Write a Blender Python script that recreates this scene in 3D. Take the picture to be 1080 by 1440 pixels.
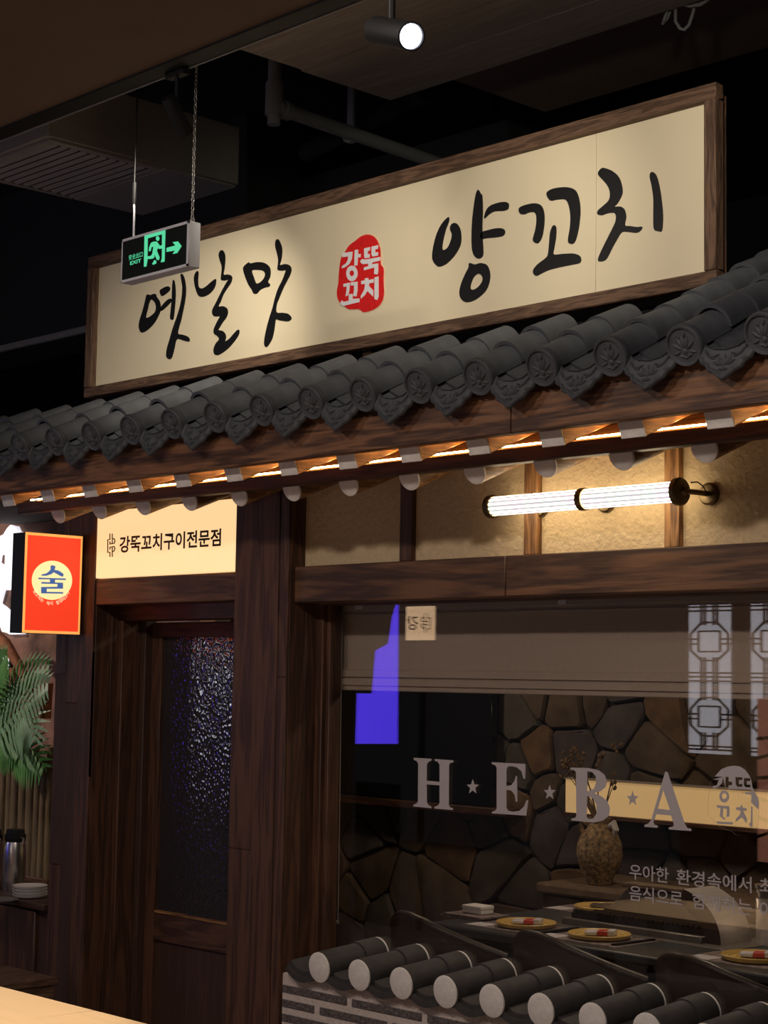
import bpy, bmesh, math, random
from mathutils import Vector, Matrix
random.seed(7)
for o in list(bpy.data.objects): bpy.data.objects.remove(o, do_unlink=True)
S = bpy.context.scene
COL = S.collection
# ------------------------------------------------------------------ camera
F = 2500.0
CAM = Vector((5.3738638, -4.6, 1.75))
RT = Vector((0.68976743, 0.72385277, 0.01606452))
DN = Vector((-0.05659038, 0.0760188, -0.99549921))
FW = Vector((-0.72181606, 0.68575383, 0.0933984))
cd = bpy.data.cameras.new('camera'); cam = bpy.data.objects.new('camera', cd); COL.objects.link(cam)
cd.sensor_fit = 'HORIZONTAL'; cd.sensor_width = 36; cd.lens = F / 1080 * 36
cd.clip_start = .05; cd.clip_end = 100
m = Matrix.Identity(4)
for i in range(3):
    m[i][0] = RT[i]; m[i][1] = -DN[i]; m[i][2] = -FW[i]; m[i][3] = CAM[i]
cam.matrix_world = m
S.camera = cam
# ------------------------------------------------------------------ world, lights, exposure
S.view_settings.view_transform = 'Standard'; S.view_settings.look = 'None'
S.view_settings.exposure = 0.0; S.view_settings.gamma = 1.0; S.view_settings.use_curve_mapping = False
W = bpy.data.worlds.new('world'); S.world = W; W.use_nodes = True
W.node_tree.nodes['Background'].inputs[0].default_value = (.62, .60, .66, 1)
W.node_tree.nodes['Background'].inputs[1].default_value = .035

def light(kind, loc, target, power, color=(1, .86, .68), size=.05, angle=60, blend=.6, shape=None):
    l = bpy.data.lights.new('lamp_light', kind); l.energy = power; l.color = color
    o = bpy.data.objects.new('lamp_light', l); COL.objects.link(o); o.location = loc
    d = Vector(target) - Vector(loc)
    o.rotation_euler = d.to_track_quat('-Z', 'Y').to_euler()
    if kind == 'SPOT':
        l.shadow_soft_size = size; l.spot_size = math.radians(angle); l.spot_blend = blend
    if kind == 'AREA':
        l.shape = 'DISK'; l.size = size
    if kind == 'POINT': l.shadow_soft_size = size
    return o
# track spotlights on the signboard (on the rail at the soffit edge)
for x, tx, tz, p, an in ((.42, -.62, 3.02, 62, 58), (1.0, .10, 3.15, 20, 84), (1.75, 1.0, 3.2, 22, 84), (2.55, 1.75, 3.25, 30, 84)):
    light('SPOT', (x, -1.03, 3.66), (tx, 0, tz), p, (1, .90, .73), .03, an, .9)
# spot catching the right end of the eave
light('SPOT', (3.9, -2.5, 3.70), (2.75, -.55, 2.62), 40, (1, .90, .80), .03, 30, .8)
# ceiling downlights in the soffit in front of the shop
for x, p in ((.0, 26), (2.0, 34), (4.2, 34)):
    light('AREA', (x, -3.3, 3.78), (x, -2.6, 0), p, (1, .86, .76), .25)
# downlight over the foreground table
light('SPOT', (.75, -2.2, 3.7), (.7, -1.9, .75), 290, (1, .84, .62), .05, 26, .5)
# room lights behind the window
light('AREA', (1.1, 1.2, 2.5), (1.1, 1.25, 0), 13, (1, .80, .60), .25)
light('AREA', (-1.0, 1.35, 2.5), (-1.0, 1.75, 0), 10, (1, .78, .57), .25)
# neighbour shop's spot on the mural and the palm
light('SPOT', (-4.3, -.9, 3.0), (-3.4, .8, 1.9), 120, (1, .82, .70), .05, 70, .6)

# ------------------------------------------------------------------ pixel helpers (points on known real planes)
def ray(u, v):
    return RT * ((u - 540) / F) + DN * ((v - 720) / F) + FW
def pY(u, v, y):
    d = ray(u, v); return CAM + d * ((y - CAM.y) / d.y)
def pX(u, v, x):
    d = ray(u, v); return CAM + d * ((x - CAM.x) / d.x)
def pZ(u, v, z):
    d = ray(u, v); return CAM + d * ((z - CAM.z) / d.z)

# ------------------------------------------------------------------ materials
def nodes(name):
    mt = bpy.data.materials.new(name); mt.use_nodes = True
    return mt, mt.node_tree, mt.node_tree.nodes['Principled BSDF']
def mat(name, col, rough=.6, metal=0., var=.0, scale=20., bump=0., emit=None, estr=1., spec=.5, detail=4., stretch=None):
    mt, nt, b = nodes(name); N, L = nt.nodes, nt.links
    b.inputs['Base Color'].default_value = (*col, 1); b.inputs['Roughness'].default_value = rough
    b.inputs['Metallic'].default_value = metal; b.inputs['Specular IOR Level'].default_value = spec
    if var or bump:
        tc = N.new('ShaderNodeTexCoord'); src = tc.outputs['Object']
        if stretch:
            mp = N.new('ShaderNodeMapping'); mp.inputs['Scale'].default_value = stretch; L.new(src, mp.inputs[0]); src = mp.outputs[0]
        n = N.new('ShaderNodeTexNoise'); n.inputs['Scale'].default_value = scale; n.inputs['Detail'].default_value = detail
        L.new(src, n.inputs['Vector'])
        if var:
            r = N.new('ShaderNodeValToRGB'); r.color_ramp.elements[0].position = .3; r.color_ramp.elements[1].position = .72
            r.color_ramp.elements[0].color = (*[c * (1 - var) for c in col], 1)
            r.color_ramp.elements[1].color = (*[min(1, c * (1 + var)) for c in col], 1)
            L.new(n.outputs[0], r.inputs[0]); L.new(r.outputs[0], b.inputs['Base Color'])
        if bump:
            bp = N.new('ShaderNodeBump'); bp.inputs['Strength'].default_value = bump; bp.inputs['Distance'].default_value = .01
            L.new(n.outputs[0], bp.inputs['Height']); L.new(bp.outputs[0], b.inputs['Normal'])
    if emit:
        b.inputs['Emission Color'].default_value = (*emit, 1); b.inputs['Emission Strength'].default_value = estr
    return mt
def wood(name, c1, c2, axis='z', scale=1., rough=.55, rings=True):
    mt, nt, b = nodes(name); N, L = nt.nodes, nt.links
    tc = N.new('ShaderNodeTexCoord'); mp = N.new('ShaderNodeMapping')
    st = {'x': (1.2, 14, 14), 'y': (14, 1.2, 14), 'z': (14, 14, 1.2)}[axis]
    mp.inputs['Scale'].default_value = [s * scale for s in st]
    L.new(tc.outputs['Object'], mp.inputs[0])
    n1 = N.new('ShaderNodeTexNoise'); n1.inputs['Scale'].default_value = 1.0; n1.inputs['Detail'].default_value = 3; n1.inputs['Distortion'].default_value = .6
    L.new(mp.outputs[0], n1.inputs['Vector'])
    w = N.new('ShaderNodeMath'); w.operation = 'MULTIPLY'; w.inputs[1].default_value = 26 if rings else 9
    L.new(n1.outputs[0], w.inputs[0])
    s = N.new('ShaderNodeMath'); s.operation = 'SINE'; L.new(w.outputs[0], s.inputs[0])
    n2 = N.new('ShaderNodeTexNoise'); n2.inputs['Scale'].default_value = 6.0; n2.inputs['Detail'].default_value = 5
    L.new(mp.outputs[0], n2.inputs['Vector'])
    ad = N.new('ShaderNodeMath'); ad.operation = 'MULTIPLY_ADD'; ad.inputs[1].default_value = .22; L.new(s.outputs[0], ad.inputs[0]); L.new(n2.outputs[0], ad.inputs[2])
    r = N.new('ShaderNodeValToRGB'); r.color_ramp.elements[0].position = .25; r.color_ramp.elements[1].position = .75
    r.color_ramp.elements[0].color = (*c1, 1); r.color_ramp.elements[1].color = (*c2, 1)
    L.new(ad.outputs[0], r.inputs[0]); L.new(r.outputs[0], b.inputs['Base Color'])
    bp = N.new('ShaderNodeBump'); bp.inputs['Strength'].default_value = .35; bp.inputs['Distance'].default_value = .004
    L.new(ad.outputs[0], bp.inputs['Height']); L.new(bp.outputs[0], b.inputs['Normal'])
    b.inputs['Roughness'].default_value = rough
    return mt
M = {}
for ax in 'xyz':
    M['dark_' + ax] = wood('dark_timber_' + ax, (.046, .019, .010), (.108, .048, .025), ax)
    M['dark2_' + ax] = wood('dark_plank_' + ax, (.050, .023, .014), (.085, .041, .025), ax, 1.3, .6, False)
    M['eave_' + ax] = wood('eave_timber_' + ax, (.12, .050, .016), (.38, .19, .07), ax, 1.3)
    M['frame_' + ax] = wood('sign_frame_timber_' + ax, (.065, .034, .020), (.17, .094, .056), ax, 2.6, .7)
M['lintel'] = wood('lintel_timber', (.045, .020, .010), (.16, .075, .034), 'x', .75)
M['fascia'] = wood('fascia_timber', (.050, .019, .008), (.21, .094, .040), 'x', 1.1)
M['sign_panel'] = mat('sign_cream_panel', (.80, .70, .50), .55, var=.02, scale=3)
M['ink'] = mat('black_ink', (.006, .006, .007), .45)
M['seal'] = mat('seal_red', (.72, .012, .012), .5, var=.12, scale=60)
M['seal_edge'] = mat('seal_pale_edge', (.86, .62, .42), .5)
M['white'] = mat('white_letter', (.82, .82, .86), .5)
M['tile'] = mat('roof_tile_clay', (.072, .077, .088), .62, var=.22, scale=9, bump=.25)
M['tile2'] = mat('roof_tile_clay_dark', (.056, .060, .069), .66, var=.25, scale=14, bump=.3)
M['captile'] = mat('wall_cap_tile', (.040, .036, .036), .7, var=.2, scale=20, bump=.3)
M['limewash'] = mat('limewash_end', (.74, .70, .66), .8, var=.06, scale=40, bump=.4)
M['plaster'] = mat('beige_plaster', (.62, .47, .28), .9, var=.06, scale=45, bump=.9, detail=6)
M['mortar'] = mat('wall_mortar', (.58, .50, .45), .9, var=.1, scale=60, bump=.5)
M['brick'] = mat('grey_brick', (.12, .102, .096), .9, var=.5, scale=110, bump=1.)
M['bronze'] = mat('aged_bronze', (.16, .115, .06), .35, .9, var=.2, scale=60)
M['black'] = mat('black_paint', (.008, .008, .009), .55, spec=.25)
M['blackgloss'] = mat('black_gloss', (.008, .008, .009), .15)
M['ceil_dark'] = mat('ceiling_black', (.022, .021, .022), .9)
M['ceil_brown'] = mat('soffit_brown', (.17, .11, .072), .85, var=.06, scale=4)
M['slab_brown'] = mat('slab_brown', (.33, .22, .15), .85, var=.06, scale=4)
M['board'] = wood('ceiling_board', (.21, .178, .155), (.31, .265, .235), 'x', .5, .8, False)
M['duct'] = mat('vent_grey', (.36, .335, .30), .8, var=.06, scale=8)
M['pipe'] = mat('pipe_grey', (.30, .30, .29), .5)
M['alu'] = mat('aluminium', (.78, .79, .86), .38, .2)
M['steel'] = mat('brushed_steel', (.80, .74, .68), .30, .6, var=.08, scale=4, stretch=(1, 1, 60))
M['flask'] = mat('flask_steel', (.60, .58, .57), .26, 1., var=.05, scale=4)
M['steel_dark'] = mat('dull_steel', (.17, .15, .135), .42, .45, var=.1, scale=6)
M['exitface'] = mat('exit_black_face', (.010, .014, .013), .25)
M['exitgreen'] = mat('exit_green', (.10, .55, .32), .5, emit=(.09, .72, .36), estr=.72)
M['redface'] = mat('red_lit_face', (.6, .03, .01), .5, emit=(1., .055, .018), estr=.84)
M['orangeface'] = mat('orange_lit_border', (.8, .4, .1), .5, emit=(1., .42, .10), estr=.9)
M['creamface'] = mat('cream_lit_disc', (.8, .7, .4), .5, emit=(1., .82, .38), estr=.92)
M['blue'] = mat('blue_print', (.04, .09, .26), .5, emit=(.05, .12, .33), estr=.9)
M['palelet'] = mat('pale_print', (.8, .6, .4), .5, emit=(1., .70, .42), estr=.85)
M['litpanel'] = mat('lit_cream_panel', (.8, .65, .4), .5, emit=(1., .66, .32), estr=.96)
M['brownprint'] = mat('brown_print', (.05, .028, .012), .6)
M['led'] = mat('warm_led', (.8, .7, .5), .5, emit=(1., .58, .22), estr=85.)
M['glow_white'] = mat('white_glow', (.8, .8, .8), .5, emit=(.90, .92, 1.), estr=.86)
M['decal'] = mat('pale_window_vinyl', (.46, .42, .44), .6)
M['blind'] = mat('roman_blind_cloth', (.50, .41, .335), .9, var=.04, scale=60, bump=.2)
M['blind'].node_tree.nodes['Principled BSDF'].inputs['Transmission Weight'].default_value = 0
M['rail'] = mat('blind_rail', (.40, .34, .28), .6)
M['tablein'] = mat('dark_slate_tabletop', (.045, .047, .05), .38, var=.1, scale=6)
M['chairshell'] = mat('chair_dark_leather', (.042, .028, .022), .42, var=.1, scale=20)
M['plate'] = mat('mustard_plate', (.62, .42, .12), .4)
M['paperm'] = mat('placemat_print', (.20, .15, .14), .7, var=.7, scale=30)
M['packet'] = mat('foil_packet', (.62, .60, .62), .4)
M['packet_red'] = mat('red_packet_label', (.5, .06, .05), .5)
M['whitebox'] = mat('white_card', (.75, .73, .70), .7)
M['grill'] = mat('grill_iron', (.012, .011, .011), .6)
M['vase'] = mat('speckled_clay', (.26, .17, .085), .85, var=.7, scale=55, bump=1.)
M['ledge'] = mat('ledge_stone', (.15, .10, .062), .9, var=.3, scale=14, bump=.8)
M['stone1'] = mat('fieldstone_brown', (.100, .070, .045), .9, var=.35, scale=9, bump=.7)
M['stone2'] = mat('fieldstone_grey', (.080, .069, .056), .9, var=.3, scale=9, bump=.7)
M['stone3'] = mat('fieldstone_ochre', (.135, .080, .042), .9, var=.35, scale=9, bump=.7)
M['stone4'] = mat('fieldstone_violet', (.082, .066, .062), .9, var=.3, scale=9, bump=.7)
M['grout'] = mat('stone_wall_mortar', (.022, .018, .014), .95)
M['backlit'] = mat('backlit_cream_panel', (.7, .55, .3), .6, emit=(1., .62, .26), estr=.42)
M['tableout'] = mat('pale_wood_tabletop', (.82, .58, .34), .45, var=.04, scale=3, stretch=(1, 14, 14))
M['mural'] = mat('mural_rust', (.24, .125, .088), .8, var=.85, scale=4, detail=10)
M['mural2'] = mat('mural_pink', (.5, .22, .16), .8, var=.6, scale=9, detail=8, emit=(.9, .36, .24), estr=.9)
M['bark'] = mat('terracotta_branch', (.34, .12, .05), .8, var=.3, scale=30)
M['leaf'] = mat('palm_leaf', (.09, .26, .06), .45, var=.35, scale=8)
M['leaf2'] = mat('palm_leaf_pale', (.20, .36, .20), .45, var=.3, scale=8)
M['bamboo'] = mat('bamboo', (.17, .12, .06), .6, var=.3, scale=6, stretch=(6, 6, 1))
M['ceramic'] = mat('white_ceramic', (.62, .59, .57), .35)
M['twig'] = mat('dried_twig', (.16, .095, .045), .9)
M['chain'] = mat('chain_metal', (.55, .53, .50), .35, .8)
M['cable'] = mat('grey_cable', (.26, .26, .26), .5)
M['floor'] = mat('floor_tile_beige', (.34, .28, .23), .5, var=.15, scale=6)
M['wallplain'] = mat('dark_wall', (.035, .033, .034), .9)
M['wallin'] = mat('room_dark_wall', (.045, .034, .026), .9)
M['screenblue'] = mat('blue_screen', (.01, .01, .05), .4, emit=(.10, .05, 1.), estr=5.)
M['shopwhite'] = mat('backlit_white_panel', (.5, .5, .5), .5, emit=(.80, .80, .90), estr=2.1)
M['shopwhite2'] = mat('bright_white_panel', (.5, .5, .5), .5, emit=(.85, .85, .95), estr=9.)
M['dotlight'] = mat('spot_lens', (.8, .8, .9), .3, emit=(.80, .84, 1.), estr=3.5)
# window glass: double glazing, clear with a fresnel reflection
def glass_mat():
    mt = bpy.data.materials.new('window_glass'); mt.use_nodes = True; nt = mt.node_tree; N, L = nt.nodes, nt.links
    N.clear(); out = N.new('ShaderNodeOutputMaterial'); mx = N.new('ShaderNodeMixShader')
    tr = N.new('ShaderNodeBsdfTransparent'); tr.inputs[0].default_value = (.90, .89, .88, 1)
    gl = N.new('ShaderNodeBsdfGlossy'); gl.inputs['Roughness'].default_value = 0.0; gl.inputs[0].default_value = (1, 1, 1, 1)
    fr = N.new('ShaderNodeFresnel'); ge = N.new('ShaderNodeNewGeometry'); io = N.new('ShaderNodeMapRange'); io.inputs[3].default_value = 1.52; io.inputs[4].default_value = 1 / 1.52
    L.new(ge.outputs['Backfacing'], io.inputs[0]); L.new(io.outputs[0], fr.inputs[0])
    mu = N.new('ShaderNodeMath'); mu.operation = 'MULTIPLY'; mu.inputs[1].default_value = 1.25; mu.use_clamp = True
    L.new(fr.outputs[0], mu.inputs[0]); L.new(mu.outputs[0], mx.inputs[0]); L.new(tr.outputs[0], mx.inputs[1]); L.new(gl.outputs[0], mx.inputs[2])
    L.new(mx.outputs[0], out.inputs[0]); return mt
M['glass'] = glass_mat()
def pebble_mat():
    mt, nt, b = nodes('pebbled_door_glass'); N, L = nt.nodes, nt.links
    b.inputs['Base Color'].default_value = (.030, .027, .030, 1); b.inputs['Roughness'].default_value = .12; b.inputs['Specular IOR Level'].default_value = .9
    tc = N.new('ShaderNodeTexCoord'); v = N.new('ShaderNodeTexVoronoi'); v.feature = 'SMOOTH_F1'; v.inputs['Scale'].default_value = 62; v.inputs['Smoothness'].default_value = .6
    L.new(tc.outputs['Object'], v.inputs['Vector'])
    bp = N.new('ShaderNodeBump'); bp.inputs['Strength'].default_value = .32; bp.inputs['Distance'].default_value = .010
    L.new(v.outputs['Distance'], bp.inputs['Height']); L.new(bp.outputs[0], b.inputs['Normal']); return mt
M['pebble'] = pebble_mat()
def tube_glass():
    mt, nt, b = nodes('ribbed_lit_glass'); N, L = nt.nodes, nt.links
    tc = N.new('ShaderNodeTexCoord'); w = N.new('ShaderNodeTexNoise'); w.inputs['Scale'].default_value = 9
    L.new(tc.outputs['Object'], w.inputs['Vector'])
    r = N.new('ShaderNodeValToRGB'); e = r.color_ramp.elements
    e[0].position = .38; e[0].color = (.92, .78, .98, 1); e[1].position = .62; e[1].color = (.78, 1., .92, 1)
    L.new(w.outputs[0], r.inputs[0])
    # moulded ribs of the glass: angle around the tube axis
    sp = N.new('ShaderNodeSeparateXYZ'); L.new(tc.outputs['Object'], sp.inputs[0])
    dy = N.new('ShaderNodeMath'); dy.operation = 'ADD'; dy.inputs[1].default_value = .12; L.new(sp.outputs[1], dy.inputs[0])
    at = N.new('ShaderNodeMath'); at.operation = 'ARCTAN2'; L.new(sp.outputs[2], at.inputs[0]); L.new(dy.outputs[0], at.inputs[1])
    mu = N.new('ShaderNodeMath'); mu.operation = 'MULTIPLY'; mu.inputs[1].default_value = 13; L.new(at.outputs[0], mu.inputs[0])
    si = N.new('ShaderNodeMath'); si.operation = 'SINE'; L.new(mu.outputs[0], si.inputs[0])
    mr = N.new('ShaderNodeMapRange'); mr.inputs[1].default_value = .0; mr.inputs[2].default_value = .5; mr.inputs[3].default_value = .62; mr.inputs[4].default_value = 13.
    L.new(si.outputs[0], mr.inputs[0]); L.new(mr.outputs[0], b.inputs['Emission Strength'])
    wm = N.new('ShaderNodeMapRange'); wm.inputs[1].default_value = .72; wm.inputs[2].default_value = 3.; L.new(mr.outputs[0], wm.inputs[0])
    mc = N.new('ShaderNodeMixRGB'); mc.inputs[2].default_value = (1, .80, .50, 1); L.new(wm.outputs[0], mc.inputs[0]); L.new(r.outputs[0], mc.inputs[1]); L.new(mc.outputs[0], b.inputs['Emission Color'])
    b.inputs['Base Color'].default_value = (.8, .8, .8, 1); b.inputs['Roughness'].default_value = .15
    return mt
M['tubeglass'] = tube_glass()

# ------------------------------------------------------------------ builders
BASE = {}
def base_of(p):
    return BASE[p.name] if p is not None else Vector((0, 0, 0))
def props(o, label=None, cat=None, group=None, kind=None):
    if label: o['label'] = label
    if cat: o['category'] = cat
    if group: o['group'] = group
    if kind: o['kind'] = kind
    return o
def thing(name, label, cat, loc, group=None, kind=None):
    o = bpy.data.objects.new(name, None); COL.objects.link(o); o.location = loc; o.empty_display_size = .05
    BASE[o.name] = Vector(loc); return props(o, label, cat, group, kind)
def link(name, me, mt, parent=None, loc=None):
    if mt is not None and not me.materials: me.materials.append(M[mt] if isinstance(mt, str) else mt)
    o = bpy.data.objects.new(name, me); COL.objects.link(o)
    if parent is not None: o.parent = parent
    if loc is not None: o.location = loc
    return o
class MB:
    def __init__(s): s.v = []; s.f = []
    def add(s, vs, fs):
        n = len(s.v); s.v += [Vector(p) for p in vs]; s.f += [tuple(i + n for i in f) for f in fs]; return s
    def box(s, a, b):
        x0, y0, z0 = a; x1, y1, z1 = b
        if x0 > x1: x0, x1 = x1, x0
        if y0 > y1: y0, y1 = y1, y0
        if z0 > z1: z0, z1 = z1, z0
        return s.add([(x0, y0, z0), (x1, y0, z0), (x1, y1, z0), (x0, y1, z0), (x0, y0, z1), (x1, y0, z1), (x1, y1, z1), (x0, y1, z1)],
                     [(0, 3, 2, 1), (4, 5, 6, 7), (0, 1, 5, 4), (1, 2, 6, 5), (2, 3, 7, 6), (3, 0, 4, 7)])
    def beam(s, p0, p1, w, h, up=(0, 0, 1)):
        p0, p1 = Vector(p0), Vector(p1); d = (p1 - p0).normalized(); sd = d.cross(Vector(up)).normalized(); u = sd.cross(d)
        vs = [p + sd * (a * w / 2) + u * (b * h / 2) for p in (p0, p1) for a, b in ((-1, -1), (1, -1), (1, 1), (-1, 1))]
        return s.add(vs, [(0, 1, 2, 3), (7, 6, 5, 4), (0, 4, 5, 1), (1, 5, 6, 2), (2, 6, 7, 3), (3, 7, 4, 0)])
    def prism(s, poly, vec):
        n = len(poly); vec = Vector(vec)
        return s.add([Vector(p) for p in poly] + [Vector(p) + vec for p in poly],
                     [tuple(range(n)), tuple(range(2 * n - 1, n - 1, -1))] + [((i + 1) % n, i, i + n, (i + 1) % n + n) for i in range(n)])
    def tube(s, pts, r, n=12, caps=True):
        pts = [Vector(p) for p in pts]; k = len(pts)
        rs = r if isinstance(r, (list, tuple)) else [r] * k
        base = len(s.v); prev = None
        for i, p in enumerate(pts):
            d = (pts[min(i + 1, k - 1)] - pts[max(i - 1, 0)]).normalized()
            if prev is None: a = d.orthogonal().normalized()
            else: a = (prev - d * prev.dot(d)).normalized()
            prev = a; b = d.cross(a)
            for j in range(n):
                t = 2 * math.pi * j / n; s.v.append(p + (a * math.cos(t) + b * math.sin(t)) * rs[i])
        for i in range(k - 1):
            for j in range(n):
                q = base + i * n; s.f.append((q + j, q + (j + 1) % n, q + n + (j + 1) % n, q + n + j))
        if caps:
            s.f.append(tuple(base + j for j in range(n - 1, -1, -1))); s.f.append(tuple(base + (k - 1) * n + j for j in range(n)))
        return s
    def lathe(s, prof, o, n=24, axis=(0, 0, 1)):
        o = Vector(o); ax = Vector(axis).normalized(); a = ax.orthogonal().normalized(); b = ax.cross(a); base = len(s.v)
        for r, h in prof:
            for j in range(n):
                t = 2 * math.pi * j / n; s.v.append(o + ax * h + (a * math.cos(t) + b * math.sin(t)) * r)
        for i in range(len(prof) - 1):
            for j in range(n):
                q = base + i * n; s.f.append((q + j, q + (j + 1) % n, q + n + (j + 1) % n, q + n + j))
        s.f.append(tuple(base + j for j in range(n - 1, -1, -1))); s.f.append(tuple(base + (len(prof) - 1) * n + j for j in range(n)))
        return s
    def grid(s, rows):
        base = len(s.v); w = len(rows[0])
        for r in rows: s.v += [Vector(p) for p in r]
        for i in range(len(rows) - 1):
            for j in range(w - 1):
                q = base + i * w + j; s.f.append((q, q + 1, q + w + 1, q + w))
        return s
    def mesh(s, name, off=Vector((0, 0, 0)), bevel=0, smooth=True, seg=1):
        bm = bmesh.new(); vs = [bm.verts.new(p - off) for p in s.v]
        for f in s.f:
            try: bm.faces.new([vs[i] for i in f])
            except ValueError: pass
        bmesh.ops.recalc_face_normals(bm, faces=bm.faces)
        if bevel:
            bmesh.ops.bevel(bm, geom=[e for e in bm.edges if len(e.link_faces) == 2 and e.calc_face_angle(0) > .6], offset=bevel, segments=seg, affect='EDGES', profile=.5)
        me = bpy.data.meshes.new(name); bm.to_mesh(me); bm.free()
        if smooth:
            me.polygons.foreach_set('use_smooth', [True] * len(me.polygons)); me.set_sharp_from_angle(angle=math.radians(38))
        return me
    def build(s, name, mt, parent=None, bevel=0, smooth=True, seg=1):
        o = link(name, s.mesh(name, base_of(parent), bevel, smooth, seg), mt, parent); BASE[o.name] = base_of(parent); return o
def solo(name, mb, mt, label, cat, loc, group=None, bevel=0, kind=None):
    me = mb.mesh(name, Vector(loc), bevel); o = link(name, me, mt, None, loc); BASE[o.name] = Vector(loc); return props(o, label, cat, group, kind)
def boxpart(name, a, b, mt, parent, bevel=.003): return MB().box(a, b).build(name, mt, parent, bevel)
def copy_to(src, parent, loc, name=None):
    c = src.copy(); COL.objects.link(c)
    if name: c.name = name
    c.parent = parent; c.location = loc; return c

# flat print: 2-D outlines (with holes) on the plane  O + x*U + y*V, thickness along N = U x V
def crom(p, k=4):
    out = []; n = len(p)
    for i in range(n):
        a, b, c, d = (Vector(p[(i + j - 1) % n]) for j in range(4))
        for q in range(k):
            t = q / k; out.append(.5 * ((2 * b) + (c - a) * t + (2 * a - 5 * b + 4 * c - d) * t * t + (3 * b - a - 3 * c + d) * t ** 3))
    return out
def fill2d(shapes, th):
    vs, fs = [], []
    for polys in shapes:
        cu = bpy.data.curves.new('outline', 'CURVE'); cu.dimensions = '2D'; cu.fill_mode = 'BOTH'; cu.extrude = th / 2
        for pl in polys:
            sp = cu.splines.new('POLY'); sp.points.add(len(pl) - 1); sp.use_cyclic_u = True
            for i, q in enumerate(pl): sp.points[i].co = (q[0], q[1], 0, 1)
        o = bpy.data.objects.new('outline', cu); COL.objects.link(o); me = bpy.data.meshes.new_from_object(o)
        n = len(vs); vs += [v.co.copy() for v in me.vertices]; fs += [tuple(i + n for i in p.vertices) for p in me.polygons]
        bpy.data.objects.remove(o); bpy.data.meshes.remove(me); bpy.data.curves.remove(cu)
    return vs, fs
def text2d(body, th, bold=0., shear=0.):
    cu = bpy.data.curves.new('print', 'FONT'); cu.body = body; cu.extrude = 0; cu.offset = bold; cu.shear = shear; cu.resolution_u = 3
    o = bpy.data.objects.new('print', cu); COL.objects.link(o); me = bpy.data.meshes.new_from_object(o)
    vs = [v.co.copy() for v in me.vertices]; fs = [tuple(p.vertices) for p in me.polygons]
    bpy.data.objects.remove(o); bpy.data.meshes.remove(me); bpy.data.curves.remove(cu)
    return vs, fs
def on_plane(vs, fs, O, U, V):
    O, U, V = Vector(O), Vector(U), Vector(V); N = U.cross(V); mb = MB(); mb.v = [O + U * v.x + V * v.y + N * v.z for v in vs]; mb.f = fs; return mb
def text_on(name, body, rect, O, U, V, mt, parent, bold=0.):
    """fit text into rect=(u0,v0,u1,v1) of plane O,U,V"""
    vs, fs = text2d(body, 0, bold)
    x0, x1 = min(v.x for v in vs), max(v.x for v in vs); y0, y1 = min(v.y for v in vs), max(v.y for v in vs)
    u0, v0, u1, v1 = rect
    vs = [Vector(((v.x - x0) / (x1 - x0) * (u1 - u0) + u0, (v.y - y0) / (y1 - y0) * (v1 - v0) + v0, 0)) for v in vs]
    return on_plane(vs, fs, O, U, V).build(name, mt, parent, smooth=False)
XH, YH, ZH = Vector((1, 0, 0)), Vector((0, 1, 0)), Vector((0, 0, 1))
def tracerY(zx, zy, sc, y):           # drawing on a facade-parallel plane
    return lambda p: (lambda q: (q.x, q.z))(pY(zx + p[0] / sc, zy + p[1] / sc, y))
def glyph(name, shapes, tr, y, mt, parent, smooth=True, th=.003):
    sh = []
    for polys in shapes:
        sh.append([[tr(q) for q in (crom(pl) if smooth else pl)] for pl in polys])
    vs, fs = fill2d(sh, th)
    return on_plane(vs, fs, (0, y, 0), XH, ZH).build(name, mt, parent, smooth=False)
def ell(cx, cy, rx, ry, n=28): return [(cx + rx * math.cos(2 * math.pi * i / n), cy + ry * math.sin(2 * math.pi * i / n)) for i in range(n)]
def star(cx, cy, rx, ry): return [(cx + rx * (1 if i % 2 == 0 else .42) * math.sin(math.pi * i / 5), cy - ry * (1 if i % 2 == 0 else .42) * math.cos(math.pi * i / 5)) for i in range(10)]
def strokes2(lines, w):               # polylines -> outline polygons (one per segment)
    out = []
    for ln in lines:
        for a, b in zip(ln, ln[1:]):
            d = Vector((b[0] - a[0], b[1] - a[1])); d.normalize(); n = Vector((-d.y, d.x)) * w / 2; e = d * w / 2
            A, B = Vector(a) - e, Vector(b) + e
            out.append([[A + n, B + n, B - n, A - n]])
    return out

# ================================================================== SETTING
fl = solo('floor', MB().box((-9, -9, -.1), (9, 6, 0)), 'floor', None, None, (0, 0, 0), kind='structure')
ce = solo('ceiling', MB().box((-9, -9, 4.9), (9, 6, 5.0)), 'ceil_dark', None, None, (0, 0, 4.9), kind='structure')
wb = solo('wall_far', MB().box((-9, 4.9, 0), (9, 5.0, 4.9)), 'wallplain', None, None, (0, 4.9, 0), kind='structure')
solo('wall_left', MB().box((-9.1, -4.5, 0), (-9, 5, 4.9)), 'wallplain', None, None, (-9, 0, 0), kind='structure')
so = solo('ceiling_soffit', MB().box((-9, -9, 3.8), (9, -1.10, 4.9)), 'ceil_brown', None, None, (0, -1.1, 3.8), kind='structure')
sb = solo('ceiling_brown_slab', MB().box((.0, -1.0, 4.4), (5, 1.50, 4.9)), 'slab_brown', None, None, (.1, 1.5, 4.4), kind='structure')
# trackrail along the soffit edge
t = thing('track_rail', 'black lighting track running along the edge of the brown ceiling', 'track', (0, -1.08, 3.8))
boxpart('rail_body', (-4, -1.10, 3.80), (4, -1.066, 3.835), 'black', t)
boxpart('rail_lip', (-4, -1.066, 3.797), (4, -1.058, 3.812), 'cable', t, .001)
boxpart('edge_trim', (-4, -1.155, 3.792), (4, -1.100, 3.800), 'black', t, .001)
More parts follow.
